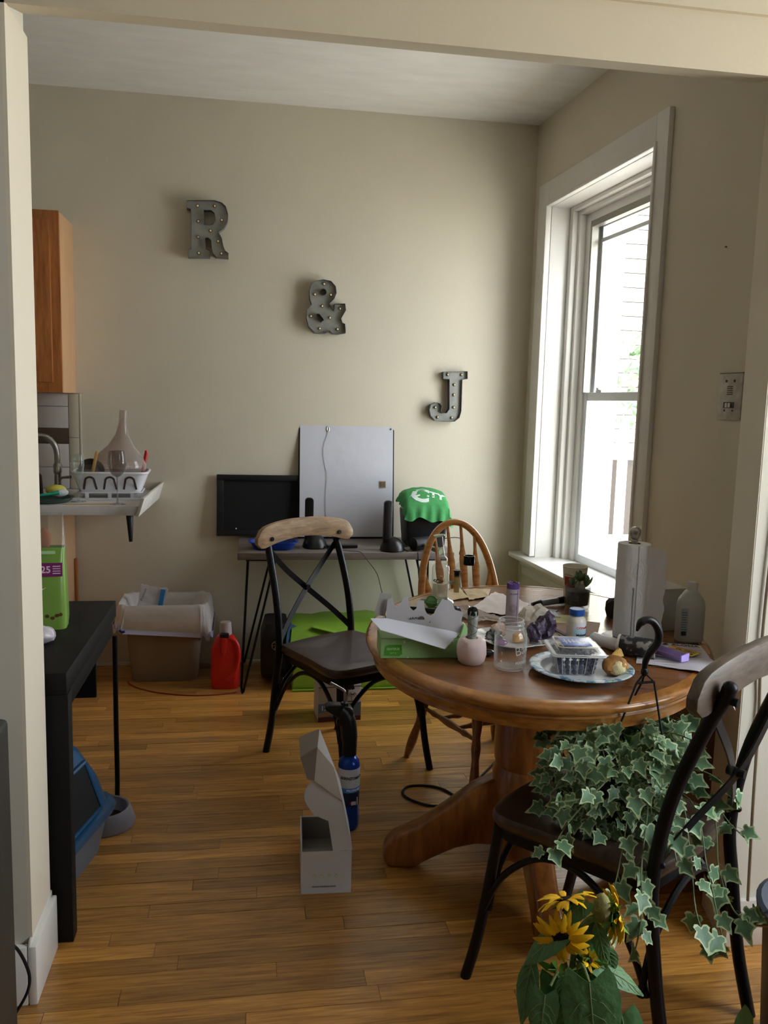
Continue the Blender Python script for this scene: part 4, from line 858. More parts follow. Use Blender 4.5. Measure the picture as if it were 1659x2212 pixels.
MB().tube([(-.028, -.018, .385), (-.028, -.024, .385)], .012, 12).build('dial', blackp, to); MB().box((-.045, -.012, .355), (-.018, .012, .376)).build('trigger', mat('trigger_red', '3b1418', .4), to, bevel=.004)
MB().tube([(-.02, 0, .415), (-.018, 0, .432)], [.015, .012], 12).build('collar', blackp, to)
MB().tube(smooth_path([(-.018, 0, .43), (-.018, 0, .46), (-.022, 0, .472), (-.045, 0, .487), (-.066, 0, .499)], 6), .0048, 12).build('burner_tube', steel, to)

wx = thing('open_carton', 'small white carton standing open on the floor, its white flaps folded up', 'box', (.222, 2.335, 0), radians(-2.5))
grc = mat('carton_inside_grey', '8c8782', .7); ww = mat('carton_outside_white', 'dde1ec', .5)
mb = MB(); x0, x1, y0, y1, h, t_ = -.072, .072, -.105, .105, .128, .002
mb.box((x0, y0, 0), (x1, y0+t_, h)).box((x0, y1-t_, 0), (x1, y1, h)).box((x0, y0+t_, 0), (x0+t_, y1-t_, h)).box((x1-t_, y0+t_, 0), (x1, y1-t_, h)).box((x0+t_, y0+t_, 0), (x1-t_, y1-t_, t_)); mb.build('carton_walls', ww, wx)
MB().box((x0+t_+.0005, y0+t_+.0005, .0025), (x1-t_-.0005, y1-t_-.0005, .055)).build('inner_tray', grc, wx, bevel=.002)
MB().box((-.03, -.06, .0552), (.035, .0, .0562)).build('foam_insert', mat('insert_black', '1c1c1e', .7), wx)
MB().box((x0+.003, y0+.01, .055), (x0+.0045, y1-.01, h-.002)).build('inside_lining', grc, wx)
MB().box((x0+.004, y1-.0045, .055), (x1-.003, y1-.003, h-.002)).build('inside_lining', grc, wx)
# lid: hinged on the right wall, standing up and leaning left, with a tuck flap and rounded side ears
lx = MB(); P0 = [(x1, y0+.01, h), (x1, y1-.02, h)]
def quad_sheet(mb, a, b, c_, d_, th=.0018, nx=2, ny=6, curve=0):
    a, b, c_, d_ = map(Vector, (a, b, c_, d_)); nn = (b-a).cross(d_-a).normalized(); G = []
    for i in range(nx+1):
        G.append([a.lerp(b, i/nx).lerp(d_.lerp(c_, i/nx), j/ny)+nn*curve*sin(pi*j/ny) for j in range(ny+1)])
    return mb.sheet(G, th)
F = lambda *p: [(x, -.108, z) for x, z in p]
def plate(pts, th, name, m, par, dy=0):
    # flat polygon plate given as (x,z) pairs, y slightly varying with z (leaning)
    mb = MB(); mb.hexa([(x, -.104+dy+k*(z-h), z) for x, z in pts for k in (.12,)], [(x, -.104+dy+th+k*(z-h), z) for x, z in pts for k in (.12,)]); return mb.build(name, m, par)
front = smooth_path([(x, 0, z) for x, z in ((-.036, .232), (-.058, .262), (-.066, .288), (-.055, .318), (-.038, .335))], 4)
pts = [(.018, .128), (.004, .214)] + [(p.x, p.z) for p in front] + [(.042, .268), (.058, .20), (.073, .130)]
plate(pts, .0016, 'side_ear', ww, wx)
quad_sheet(MB(), (.073, -.098, .130), (.073, .06, .130), (.043, .05, .27), (.043, -.085, .27), ny=3).build('lid', ww, wx)
quad_sheet(MB(), (.043, -.085, .27), (.043, .05, .27), (-.02, .05, .43), (-.03, -.07, .425), ny=3).build('lid_top', mat('lid_top_white', 'd9d6d2', .6), wx)
quad_sheet(MB(), (-.038, -.09, .335), (.043, -.088, .27), (.018, -.07, .365), (-.03, -.07, .425), ny=3).build('lid_ear', mat('lid_top_white', 'd9d6d2', .6), wx)
quad_sheet(MB(), (-.03, -.07, .425), (-.02, .05, .43), (-.08, .05, .405), (-.078, -.07, .395), ny=6, curve=.002).build('tuck_flap', mat('lid_back_grey', '8f8782', .7), wx)
quad_sheet(MB(), (-.078, -.07, .395), (-.03, -.07, .425), (-.038, -.09, .335), (-.058, -.09, .34), ny=4).build('tuck_flap', mat('lid_back_grey', '8f8782', .7), wx)
text('web_address', 'www.nonbtu.com', .0095, mat('print_grey2', '4a4d58', .5), wx, (-.006, y0-.0006, .022), (pi/2, 0, 0))
em = mat('print_pale_green', 'b6cf86', .5)
for i in range(4):
    mb = MB().at((-.034+.021*i, y0-.0004, .052)).tube([(.0045*cos(a*pi/6), 0, .0045*sin(a*pi/6)) for a in range(12)], .0006, 4, closed=True)
    for a in (-.6, 0, .6): mb.prismy([(.003*sin(a)-.001, .004), (.003*sin(a)+.001, .004), (.006*sin(a), .009)], -.0004, .0004)
    mb.build('emblem_print', em, wx)
cable('black cord looped on the floor left of the oak pedestal', [(1.0, 3.10, .0035), (.935, 3.007, .0035), (.824, 2.86, .0035), (.76, 2.77, .0035), (.715, 2.735, .0105), (.66, 2.707, .0035), (.61, 2.72, .0035), (.56, 2.77, .0035), (.548, 2.82, .0035), (.579, 2.865, .0035), (.65, 2.862, .0035), (.70, 2.83, .0035), (.735, 2.76, .0035), (.745, 2.70, .0035)], .0045, name='floor_cord', cat='cord')
# window-wall details
N_ = atan2(WDX, WDY)
def wt(s, d, z): return Vector(W(s, d, z))
ic = thing('wall_plate', 'scuffed white intercom plate with slots and switches on the wall right of the window', 'wall plate', wt(1.812, 0, 1.455)); ic.rotation_euler = (0, 0, radians(-90)+atan2(-WDX, WDY))
MB().box((-.062, -.006, -.078), (.062, -.0002, .078)).build('plate', mat('scuffed_plate', 'bdb9ae', .4, vary=.25, vscale=35), ic, bevel=.002)
MB().box((-.062, -.0065, .0765), (.062, -.0002, .0795)).build('top_edge', mat('plate_edge', '6d665a', .6), ic)
for i in range(5): MB().box((-.014, -.0075, .006+i*.0065), (.014, -.0061, .009+i*.0065)).build('speaker_slot', mat('slot_dark', '4c473e', .7), ic)
for x in (-.022, .022): MB().cyl((x, -.0062, .052), (x, -.008, .052), .0045).build('screw', mat('slot_dark', '4c473e', .7), ic)
for x in (-.022, .022): MB().cyl((x, -.0062, -.046), (x, -.008, -.046), .0035).build('screw', mat('slot_dark', '4c473e', .7), ic)
MB().box((-.027, -.009, -.038), (.027, -.0061, -.018)).build('switch_bezel', blackp, ic)
for x in (-.008, .008): MB().box((x-.006, -.013, -.036), (x+.006, -.009, -.021)).build('switch', mat('switch_white', 'c9c5ba', .4), ic, bevel=.001)
o = MB().cyl((0, 0, 0), (0, -.006, 0), .0025).build('wall_nail', mat('nail_dark', '5a5245', .5)); tag(o, 'tiny nail stub high on the wall right of the window', 'nail', loc=wt(1.723, 0, 1.958)); o.rotation_euler = (0, 0, radians(-90))
# low heater cover and brown box under the table, against the window wall
ht = thing('baseboard_heater', 'white metal baseboard heater below the window behind the table pedestal', 'heater', (0, 0, 0))
mb = MB(); pr = [(0, 0), (-.07, 0), (-.072, .03), (-.072, .12), (-.045, .20), (0, .21)]
A = [mb._v(W(.45, d-.021, z)) for d, z in pr]; B = [mb._v(W(1.72, d-.021, z)) for d, z in pr]
mb._f(A); mb._f(B[::-1])
for i in range(len(pr)): mb._f([A[i], A[(i+1) % 6], B[(i+1) % 6], B[i]])
mb.build('heater_cover', mat('heater_white', 'cfcbc0', .45), ht, bevel=.003)
mb = MB(); wbox(mb, .47, 1.70, -.096, -.0935, .035, .05); mb.build('heater_slot', blackp, ht)
bx = thing('brown_carton', 'tall brown cardboard box standing under the right end of the table', 'box', (1.36, 2.30, 0), radians(4))
MB().box((-.11, -.17, 0), (.11, .17, .60)).build('carton_body', mat('brown_cardboard', '8a6a52', .75, vary=.06, vscale=6), bx, bevel=.003)
MB().box((-.022, -.1715, .0), (.022, -.1701, .60)).build('tape', mat('tape_tan', '7a5a42', .4), bx)
MB().box((-.1715+.06, -.022, .0), (-.1101, .022, .60)).build('tape', mat('tape_tan', '7a5a42', .4), bx)
# ================================================================ THINGS ON THE DINING TABLE
T0 = TZ + .0008
tx = thing('parchment_box', 'pale green printed parchment box with torn grey lid flaps, on the left of the table', 'box', (.452, 2.095, T0), radians(-3))
gp = bpy.data.materials.new('green_leaf_print'); gp.use_nodes = True; nt = gp.node_tree; b_ = nt.nodes['Principled BSDF']; b_.inputs['Roughness'].default_value = .5
tc_ = nt.nodes.new('ShaderNodeTexCoord'); vo = nt.nodes.new('ShaderNodeTexVoronoi'); vo.inputs['Scale'].default_value = 75; mp_ = nt.nodes.new('ShaderNodeMapping'); mp_.inputs['Rotation'].default_value = (0, .7, 0); mp_.inputs['Scale'].default_value = (1, 1, .45)
nt.links.new(tc_.outputs['Object'], mp_.inputs[0]); nt.links.new(mp_.outputs[0], vo.inputs[0]); cr_ = nt.nodes.new('ShaderNodeValToRGB'); cr_.color_ramp.elements[0].position = .12; cr_.color_ramp.elements[1].position = .22
cr_.color_ramp.elements[0].color = (*lin('d2f0c0'), 1); cr_.color_ramp.elements[1].color = (*lin('9ccc8a'), 1); nt.links.new(vo.outputs['Distance'], cr_.inputs[0]); nt.links.new(cr_.outputs[0], b_.inputs['Base Color'])
crd = mat('grey_card', 'a9a6aa', .7, bump=.2, bscale=30); crw = mat('white_flap_card', 'd5d8e4', .55)
MB().box((-.12, -.05, 0), (.12, .05, .052)).build('box_body', gp, tx, bevel=.0015)
MB().hexa([(.085, -.049, .052), (.119, -.049, .052), (.119, .03, .052), (.085, .03, .052)], [(.10, -.03, .083), (.104, -.03, .083), (.104, .0, .083), (.10, .0, .083)]).build('end_tab', gp, tx)
MB().box((-.1195, -.0497, .0525), (.1195, .0497, .0530)).build('box_top', mat('olive_top', '6f8f4c', .6), tx)
lp = MB().prismy([(-.112, .008), (-.108, .032), (-.10, .036), (-.066, .036), (-.064, .012), (-.072, .006)], -.0508, -.0500).build('green_badge', mat('badge_green', '4f9a2e', .5), tx)
text('badge_print', 'SURPASS', .0085, mat('badge_print', 'a9d48a', .5), tx, (-.088, -.0511, .025), (-pi/2, pi, 0), bold=.0002)
text('badge_print', 'E THE', .006, mat('badge_print', 'a9d48a', .5), tx, (-.088, -.0511, .014), (-pi/2, pi, 0))
# folded-up grey flap, cut with notches, leaning back over the box
def flap(pts, y_at, th, name, m, par):
    mb = MB(); lo = [(x, y_at(x, z), z) for x, z in pts]; hi = [(x, y_at(x, z)+th, z) for x, z in pts]; mb.hexa(lo, hi); return mb.build(name, m, par)
P = [(-.105, .098), (-.100, .145), (-.085, .146)] + [(-.076+.010*cos(a), .142-.016*sin(a)) for a in (3.1, 2.5, 1.9, 1.3, .7)] + [(-.062, .140), (-.058, .150), (-.046, .150), (-.044, .132)] + [(-.032+.009*cos(a), .128-.012*sin(a)) for a in (2.6, 1.6, .6)] + [(-.022, .134), (-.020, .142), (-.004, .141), (-.003, .126)] + [(.012+.014*cos(a), .122-.018*sin(a)) for a in (2.9, 2.2, 1.5, .8, .3)] + [(.03, .124), (.045, .145), (.07, .138), (.078, .118), (.10, .112), (.094, .09), (.10, .082), (.09, .062), (.07, .056)]
flap(P, lambda x, z: -.03+.35*(z-.06), .0012, 'grey_flap', crd, tx)
flap([(-.135, .104), (-.12, .15), (-.118, .158), (-.088, .155), (-.092, .135), (-.10, .125), (-.106, .098)], lambda x, z: .0+.2*(z-.1), .0012, 'torn_end_flap', mat('grey_card2', '9a9694', .7), tx)
mb = MB(); mb.hexa([(-.145, -.01, .094), (-.105, -.028, .099), (.09, -.028, .060), (.04, -.085, .034), (-.125, -.075, .082)], [(-.145, -.01, .0955), (-.105, -.028, .1005), (.09, -.028, .0615), (.04, -.085, .0355), (-.125, -.075, .0835)]); mb.build('white_flap', crw, tx)
MB().cyl((-.012, -.0185, .095), (-.012, -.0168, .0955), .0085, seg=20).build('punched_hole', mat('hole_dark', '5e5a58', .8), tx)
text('flap_print', 'PULL', .0095, ink, tx, (-.034, -.0198, .098), (-pi/2+radians(-19), pi+.0, radians(0)), bold=.0001)
text('flap_print', 'L', .0075, ink, tx, (.010, -.0215, .089), (-pi/2+radians(-19), pi, 0), bold=.0001)

tr = thing('black_roller', 'black rod with a round ribbed black knob lying behind the green box', 'tool', (.56, 2.445, T0+.024), radians(-40))
MB().tube([(-.13, 0, -.012), (.03, 0, 0)], .009, 12).build('rod', blackp, tr); MB().tube([(.03, 0, 0), (.036, 0, 0), (.072, 0, 0), (.078, 0, 0)], [.016, .023, .023, .019], 24).build('knob', blackp, tr)
for k in range(3): MB().tube([(.042+.010*k, 0, 0), (.046+.010*k, 0, 0)], .0238, 24).build('knob_rib', rub, tr)
MB().tube([(.0785, 0, 0), (.080, 0, 0)], .012, 16).build('knob_cap', mat('cap_grey', '6b6b70', .3), tr)
sk_ = thing('wooden_skewer_bundle', 'two dark thin sticks lying behind the green box flaps', 'sticks', (.47, 2.42, T0+.004), radians(-14))
for k in range(2): MB().tube([(-.07, .012*k, .002*k), (.075, .01*k-.004, 0)], .003, 8).build('stick', mat('dark_stick', '2c1f1a', .6), sk_)

bg_ = thing('glass_bong', 'clear glass water pipe with black bowl joint standing at the back of the table', 'water pipe', (.618, 2.640, T0), radians(-10))
gg = glass('bong_glass', 'f8faf8', .02, alpha=.04, edge=.7); ggr = glass('bong_green_glass', 'cfe4d4', .02, alpha=.22, edge=.5)
MB().lathe([(0, 0), (.043, 0), (.047, .004), (.043, .011), (.03, .017), (.028, .02)], 32).build('base', ggr, bg_)
MB().lathe([(.028, .018), (.0285, .118), (.026, .126), (.019, .13), (.0215, .134), (.0215, .15), (.017, .156), (.0125, .16)], 32, cap=False).build('chamber', gg, bg_)
MB().tube([(0, 0, .158), (-.004, 0, .185), (-.009, 0, .222)], [.0125, .0115, .0115], 20).build('neck', gg, bg_)
MB().at((-.0095, 0, .222), ry=radians(-8)).lathe([(.0115, 0), (.0195, .002), (.0195, .006), (.012, .007)], 24).build('mouthpiece', ggr, bg_)
MB().lathe([(0, .022), (.024, .022), (.026, .03), (.026, .066), (.0, .067)], 24).build('water', mat('cloudy_water', 'e6dccb', .1, alpha=.5), bg_)
MB().tube(smooth_path([(-.01, 0, .03), (.0, 0, .06), (.004, 0, .09)], 4), [.006]*9, 10).build('inner_stem', mat('amber_stain', 'b98a4c', .3, alpha=.5), bg_)
MB().ball((0, 0, .075), .012, 14).build('percolator', mat('amber_stain', 'b98a4c', .3, alpha=.5), bg_)
MB().tube([(.028, 0, .072), (.046, 0, .068)], .0055, 12).build('side_joint', ggr, bg_)
MB().lathe([(.0, .036), (.0095, .038), (.0095, .094), (.0085, .094), (.0085, .04)], 18, c=(.054, 0), cap=False).build('reclaim_vial', mat('amber_vial', 'd8b46a', .1, alpha=.55), bg_)
MB().lathe([(.008, .088), (.0095, .09), (.0095, .105), (.0125, .108), (.0125, .112)], 18, c=(.054, 0)).build('black_joint', blackp, bg_)
MB().tube(smooth_path([(.054, 0, .11), (.056, 0, .128), (.068, 0, .136), (.078, 0, .138)], 4), .0055, 12).build('bent_tube', gg, bg_)
MB().lathe([(.0, .13), (.0175, .131), (.0185, .135), (.0185, .162), (.0155, .162), (.0155, .137), (0, .136)], 24, c=(.092, 0)).build('black_bowl', mat('black_glass', '0b0b0d', .08), bg_)
text('chamber_print', '<C>', .02, mat('print_dark3', '2a2a26', .4), bg_, (0, 0, .078), (pi/2, 0, radians(-22)), bend=.0288, bold=.0006).data.transform(Matrix.Translation((0, 0, .0290)))
gpp = thing('green_glass_pipe', 'small swirled green glass bowl lying in front of the water pipe base', 'pipe', (.578, 2.585, T0+.017))
MB().ball((0, 0, 0), .0185, 22, (1.1, 1, .92)).build('glass_bowl', glass('green_swirl', 'a3cf96', .02, alpha=.25), gpp)
for k in range(3): MB().at(rx=k*1.0, ry=k*.8).tube([(.0195*cos(a*pi/9), .0185*sin(a*pi/9), 0) for a in range(18)], .0016, 6, closed=True).build('swirl_line', mat('deep_green_glass', '4c8a4c', .15), gpp)
MB().tube([(-.015, .01, 0), (-.03, .02, .0)], .006, 10).build('pipe_tip', glass('green_swirl2', 'a8cfae', .02, alpha=.3), gpp)

def wrinkled(label, name, corners, m, amp=.004, seed=0, sc=22, nx=16, ny=12, z=0, th=.0006, cat='paper', base=.0012, group=None):
    a, b, c_, d_ = [Vector((x, y, 0)) for x, y in corners]; ce = (a+b+c_+d_)/4; G = []
    for i in range(nx+1):
        row = []
        for j in range(ny+1):
            p = a.lerp(b, i/nx).lerp(d_.lerp(c_, i/nx), j/ny)-ce; h = abs(noise.noise(Vector((p.x*sc+seed, p.y*sc, seed)))) + .5*abs(noise.noise(Vector((p.x*sc*2.3, p.y*sc*2.3+seed, 5))))
            row.append((p.x, p.y, base+h*amp*2))
        G.append(row)
    o = MB().sheet(G, th).build(name, m, None, ang=25); tag(o, label, cat, group, loc=(ce.x, ce.y, T0+z)); return o
tanp = mat('parchment_tan', 'd3b98f', .55, bump=.2, bscale=40, vary=.06, vscale=12); whp = mat('parchment_white', 'e2d5d0', .55, bump=.2, bscale=40)
wrinkled('creased tan parchment square behind the other wrappers, right of the water pipe', 'parchment_sheet', [(.648, 2.655), (.735, 2.70), (.735, 2.83), (.66, 2.79)], tanp, seed=1)
wrinkled('creased tan parchment sheet touching the first one, further right', 'parchment_sheet', [(.725, 2.665), (.80, 2.70), (.845, 2.82), (.748, 2.83)], tanp, seed=4)
wrinkled('creased pinkish white parchment sheet in the middle rear of the table', 'parchment_sheet', [(.69, 2.53), (.81, 2.43), (.915, 2.60), (.85, 2.78)], whp, .005, seed=7)
clb = wrinkled('clear crinkled plastic bag lying flat in front of the parchment sheets', 'plastic_bag', [(.585, 2.575), (.66, 2.39), (.79, 2.36), (.70, 2.55)], glass('bag_film', 'e8dcd8', .12, alpha=.38), .007, seed=9, sc=30, nx=24, ny=18, z=.0, cat='bag', base=.003)

# sage stick standing in the rose quartz holder
rqx, rqy = .555, 1.998
rq = thing('quartz_holder', 'pale pink rough quartz candle holder on the table in front of the green box', 'candle holder', (rqx, rqy, T0))
mb = MB().lathe([(0, 0), (.026, 0), (.034, .008), (.038, .025), (.0385, .045), (.035, .06), (.028, .066), (.016, .067), (.015, .048), (0, .046)], 40)
mb.build('quartz_body', mat('rose_quartz', 'e4d2d2', .35, sss=.35, vary=.06, vscale=30, bump=.3, bscale=40), rq, displace=lambda c: c+noise.noise_vector(c*45)*.0022*(1 if c.z > .002 else 0))
sg = thing('sage_bundle', 'burnt-topped sage smudge stick bound with red thread standing in the quartz holder', 'sage stick', (rqx, rqy, T0+.048))
MB().lathe([(0, 0), (.0115, .001), (.012, .03), (.0135, .07), (.0125, .088), (.009, .092), (0, .09)], 24).build('leaf_bundle', mat('sage_leaf', '9aa096', .9, bump=.9, bscale=110, vary=.35, vscale=70), sg, displace=lambda c: c+noise.noise_vector(c*160)*.0012)
MB().lathe([(.0128, .078), (.0138, .083), (.0125, .093), (.008, .0965), (0, .094)], 24).build('charred_tip', mat('char', '0b0a0a', .95, bump=1, bscale=200), sg, displace=lambda c: c+noise.noise_vector(c*240)*.0022)
for sgn in (1, -1): MB().tube([((.0128+.0012*(z/.09))*cos(sgn*z*150), (.0128+.0012*(z/.09))*sin(sgn*z*150), z) for z in [.004+.0016*k for k in range(48)]], .0005, 5).build('red_thread', mat('dark_red_thread', '6b1f2c', .7), sg)

mj = thing('mason_jar', 'empty clear glass jar with embossed script lettering at the front of the table', 'jar', (.640, 1.945, T0), radians(8))
jg_ = glass('jar_glass', 'ffffff', .0, alpha=.02, edge=.8)
MB().lathe([(0, .004), (.030, .002), (.036, .004), (.0395, .012), (.0405, .05), (.0402, .092), (.037, .101), (.031, .106), (.0325, .107), (.031, .110), (.0315, .114), (.0325, .117), (.031, .121), (.0315, .127), (.029, .1275), (.0288, .106), (.032, .098), (.0375, .083), (.038, .05), (.037, .013), (.033, .008), (0, .008)], 44, cap=False).build('jar_body', jg_, mj)
for z_, r_ in ((.1265, .0305), (.117, .033), (.107, .0332), (.0045, .0355)): MB().tube([(r_*cos(a*pi/20), r_*sin(a*pi/20), z_) for a in range(40)], .0011, 6, closed=True).build('glass_ridge', glass('glass_edge', 'ffffff', .0, alpha=.16), mj)
emb = glass('glass_emboss', 'ffffff', .0, alpha=.30)
o = text('embossed_script', 'Ball', .032, emb, mj, (0, 0, .058), (pi/2, 0, radians(22)), bend=.0405, bold=-.0006, ext=.0006); o.data.transform(Matrix.Rotation(radians(14), 4, 'Z')); o.data.transform(Matrix.Translation((0, 0, .0406)))
o = text('embossed_word', 'MASON', .0105, emb, mj, (0, 0, .026), (pi/2, 0, radians(20)), bend=.0405, ext=.0006); o.data.transform(Matrix.Translation((0, 0, .0406)))

cd = thing('purple_candle', 'purple pillar candle in a pale printed paper wrap, behind the glass jar', 'candle', (.775, 2.355, T0+.0))
MB().lathe([(0, 0), (.0185, 0), (.019, .003), (.019, .122), (.0185, .128), (.016, .128), (.013, .124), (0, .122)], 32).build('wax', mat('purple_wax', '6a4fa0', .4, sss=.2), cd)
for k in range(7): MB().ball((.0165*cos(k*.9), .0165*sin(k*.9), .128), .003, 8).build('wax_rim', mat('purple_wax', '6a4fa0', .4, sss=.2), cd)
MB().lathe([(.0193, .004), (.0193, .112)], 32, cap=False).build('paper_wrap', mat('wrap_paper', 'c9bccb', .7), cd)
MB().tube([(0, 0, .12), (.001, 0, .133)], .001, 6).build('wick', ink, cd)
text('wrap_print', 'BLESSING', .0065, mat('wrap_ink', '4d4450', .6), cd, (0, 0, .098), (pi/2, 0, 0), bend=.0194).data.transform(Matrix.Translation((0, 0, .0196)))
for r_ in (.004, .008, .0115):
    MB().tube([(r_*cos(a*pi/10)-.004, -.0197, .055+r_*sin(a*pi/10)) for a in range(20)], .0004, 4, closed=True).build('mandala_print', mat('wrap_ink', '4d4450', .6), cd, displace=lambda c: Vector((.0196*sin(c.x/.0196), -.0196*cos(c.x/.0196), c.z)))
MB().box((.0085, -.0183, .006), (.0095, -.0172, .11)).build('wrap_seam', mat('purple_wax', '6a4fa0', .4, sss=.2), cd)

# crystals on a white plate
cpx, cpy = .725, 2.175
wp = MB(); sq = [(.098*cos(a)*(1+.16*abs(sin(2*a))), .098*sin(a)*(1+.16*abs(sin(2*a)))) for a in [2*pi*i/48+pi/4*0 for i in range(48)]]; rg = []
for s_, z in ((.55, 0), (.6, .001), (.8, .007), (1, .016), (1, .018), (.8, .010), (.58, .004), (.1, .0035)): rg.append([wp._v((x*s_, y*s_, z)) for x, y in sq])
for A, B in zip(rg, rg[1:]):
    for i in range(48): wp._f([A[i], A[(i+1) % 48], B[(i+1) % 48], B[i]])
wp._f(rg[0][::-1]); wp._f(rg[-1]); o = wp.build('white_plate', mat('white_ceramic', 'dcdde0', .15)); tag(o, 'white ceramic plate holding crystals behind the glass jar', 'plate', loc=(cpx, cpy, T0), rz=.3)
def crystal(label, name, loc, m, r, sc, seed, amp=.5, cat='crystal', sub=2, rz=0, grp=None):
    bm = bmesh.new(); bmesh.ops.create_icosphere(bm, subdivisions=sub, radius=r)
    for v in bm.verts:
        n = noise.noise(v.co/r*1.9+Vector((seed*3.1, seed*1.7, seed))); v.co *= (1+amp*.75*n)
        v.co = Vector((v.co.x*sc[0], v.co.y*sc[1], v.co.z*sc[2]))
    mz = min(v.co.z for v in bm.verts)
    for v in bm.verts: v.co.z = max(v.co.z-mz-.004*sc[2], 0)
    me = bpy.data.meshes.new(name); bm.to_mesh(me); bm.free(); me.materials.append(m); o = bpy.data.objects.new(name, me); C.objects.link(o); tag(o, label, cat, grp, loc=loc, rz=rz); return o
ame = mat('amethyst', '4a3a55', .25, vary=.6, vscale=90, bump=1, bscale=120); pz = T0+.0055
crystal('pink quartz lump at the left back of the white plate', 'pink_quartz', (cpx-.035, cpy+.04, pz), mat('pink_quartz', 'dcb8ac', .4, sss=.2), .024, (1, .9, .9), 3)
crystal('dark grey spiky mineral at the left front of the white plate', 'grey_mineral', (cpx-.062, cpy-.02, pz+.002), mat('grey_mineral', '5f5b5c', .3, vary=.5, vscale=90), .022, (1.1, .7, .8), 5, .8, sub=3)
crystal('polished purple stone at the front left of the white plate', 'purple_stone', (cpx-.055, cpy-.052, pz+.002), mat('purple_polished', '7b5876', .08), .016, (1.3, .7, .6), 6, .12, sub=3)
crystal('large white clear crystal cluster at the back of the white plate', 'white_crystal', (cpx+.085, cpy+.07, pz+.006), mat('white_crystal', 'e5ded6', .15, sss=.1, vary=.15, vscale=60), .043, (1.0, .8, .9), 8, .55, sub=3)
crystal('dark amethyst geode chunk at the right of the white plate, nearer the jar', 'amethyst_chunk', (cpx+.048, cpy-.035, pz+.002), ame, .024, (.9, .9, 1.1), 11, .7, sub=3)
crystal('dark amethyst geode chunk at the far right of the white plate', 'amethyst_chunk', (cpx+.088, cpy-.010, pz+.006), ame, .030, (.9, .8, 1.2), 14, .7, sub=3)
crystal('yellow orange calcite lump in the middle of the white plate', 'calcite_lump', (cpx+.005, cpy-.02, pz), mat('calcite', 'd8a860', .3, sss=.2), .018, (1, 1, 1), 17, .4)
crystal('small black stone beside the quartz holder', 'black_stone', (.612, 2.055, T0), mat('black_stone', '0d0d0f', .3), .017, (1.3, .9, .55), 20, .5)

# paper plate with berries and bread
ppx, ppy = .812, 1.905
fl_ = bpy.data.materials.new('floral_rim_print'); fl_.use_nodes = True; nt = fl_.node_tree; b_ = nt.nodes['Principled BSDF']; b_.inputs['Roughness'].default_value = .35
tc_ = nt.nodes.new('ShaderNodeTexCoord'); vo = nt.nodes.new('ShaderNodeTexVoronoi'); vo.inputs['Scale'].default_value = 70; vo.feature = 'DISTANCE_TO_EDGE'; nz = nt.nodes.new('ShaderNodeTexNoise'); nz.inputs['Scale'].default_value = 45
nt.links.new(tc_.outputs['Object'], vo.inputs[0]); nt.links.new(tc_.outputs['Object'], nz.inputs[0]); cr_ = nt.nodes.new('ShaderNodeValToRGB'); cr_.color_ramp.interpolation = 'CONSTANT'
e = cr_.color_ramp.elements; e[0].position = 0; e[0].color = (*lin('c9d8e2'), 1); e[1].position = .52; e[1].color = (*lin('6f9dbd'), 1); q_ = e.new(.60); q_.color = (*lin('3f6f96'), 1); q_ = e.new(.66); q_.color = (*lin('86b3a8'), 1)
nt.links.new(nz.outputs[0], cr_.inputs[0]); nt.links.new(cr_.outputs[0], b_.inputs['Base Color'])
pp = thing('paper_plate', 'white paper plate with blue floral rim under the berry box', 'plate', (ppx, ppy, T0))
MB().lathe([(0, 0), (.085, 0), (.092, .004), (.100, .012), (.0995, .0135), (.091, .006), (.084, .0015), (0, .0015)], 64).build('plate_well', mat('paper_white', 'e0e2ec', .4), pp)
MB().lathe([(.100, .012), (.110, .0165), (.126, .0175), (.128, .0155), (.1285, .0165), (.126, .0187), (.110, .0178), (.0995, .0135)], 72, cap=False).build('patterned_rim', fl_, pp)
ck = thing('berry_clamshell', 'clear plastic clamshell of blueberries with a blue label, on the paper plate', 'container', (ppx-.015, ppy+.012, T0+.0018), radians(-9))
pf = glass('clamshell_plastic', 'fbfcfd', .03, alpha=.04, edge=.3); rib = glass('clamshell_rib', 'ffffff', .05, alpha=.35)
loft(MB(), [rr_(.088, .088, .012, 0), rr_(.106, .106, .012, .052)], False).build('tray', pf, ck)
loft(MB(), [rr_(.128, .128, .01, .052), rr_(.128, .128, .01, .0535), rr_(.106, .106, .012, .0537)], False).build('tray_rim', rib, ck)
loft(MB(), [rr_(.128, .128, .01, .058), rr_(.112, .112, .01, .0585), rr_(.100, .100, .012, .070), rr_(.095, .095, .012, .0725)], True).build('lid', pf, ck)
for z_, w_ in ((.0575, .130), (.0525, .130), (.0715, .097)): MB().tube([(x, y, z_) for x, y in rrect(w_, w_, .01, 4)], .0013, 6, closed=True).build('rim_ridge', rib, ck)
for i in range(5):
    for s_ in (0, 1):
        x = -.036+.018*i; a, b = ((x, -.0445, .004), (x*1.15, -.0535, .05)) if s_ == 0 else ((-.0445, x, .004), (-.0535, x*1.15, .05)); MB().tube([a, b], .0009, 5).build('wall_rib', rib, ck)
MB().box((-.036, -.036, .0728), (.036, .036, .0734)).build('blue_label', mat('berry_label', '5c79c0', .3), ck, bevel=.0002)
mb = MB()
for i in range(5): mb.box((-.024+.01*i, -.02+.006*(i % 3), .0734), (-.0225+.01*i, .02-.004*(i % 2), .0738))
mb.box((-.03, -.001, .0734), (.028, .0008, .0738)).build('label_print', plw, ck)
MB().tube([(-.066, .05, .056), (-.078, .056, .056), (-.076, .036, .056)], .003, 8).build('hinge_tab', rib, ck)
bm_ = mat('blueberry', '2c3350', .55, vary=.3, vscale=60, rnd=.3); b0 = MB().ball((0, 0, 0), .0068, 12, (1, 1, .9)).build('blueberry', bm_); bu = .0068; first = True
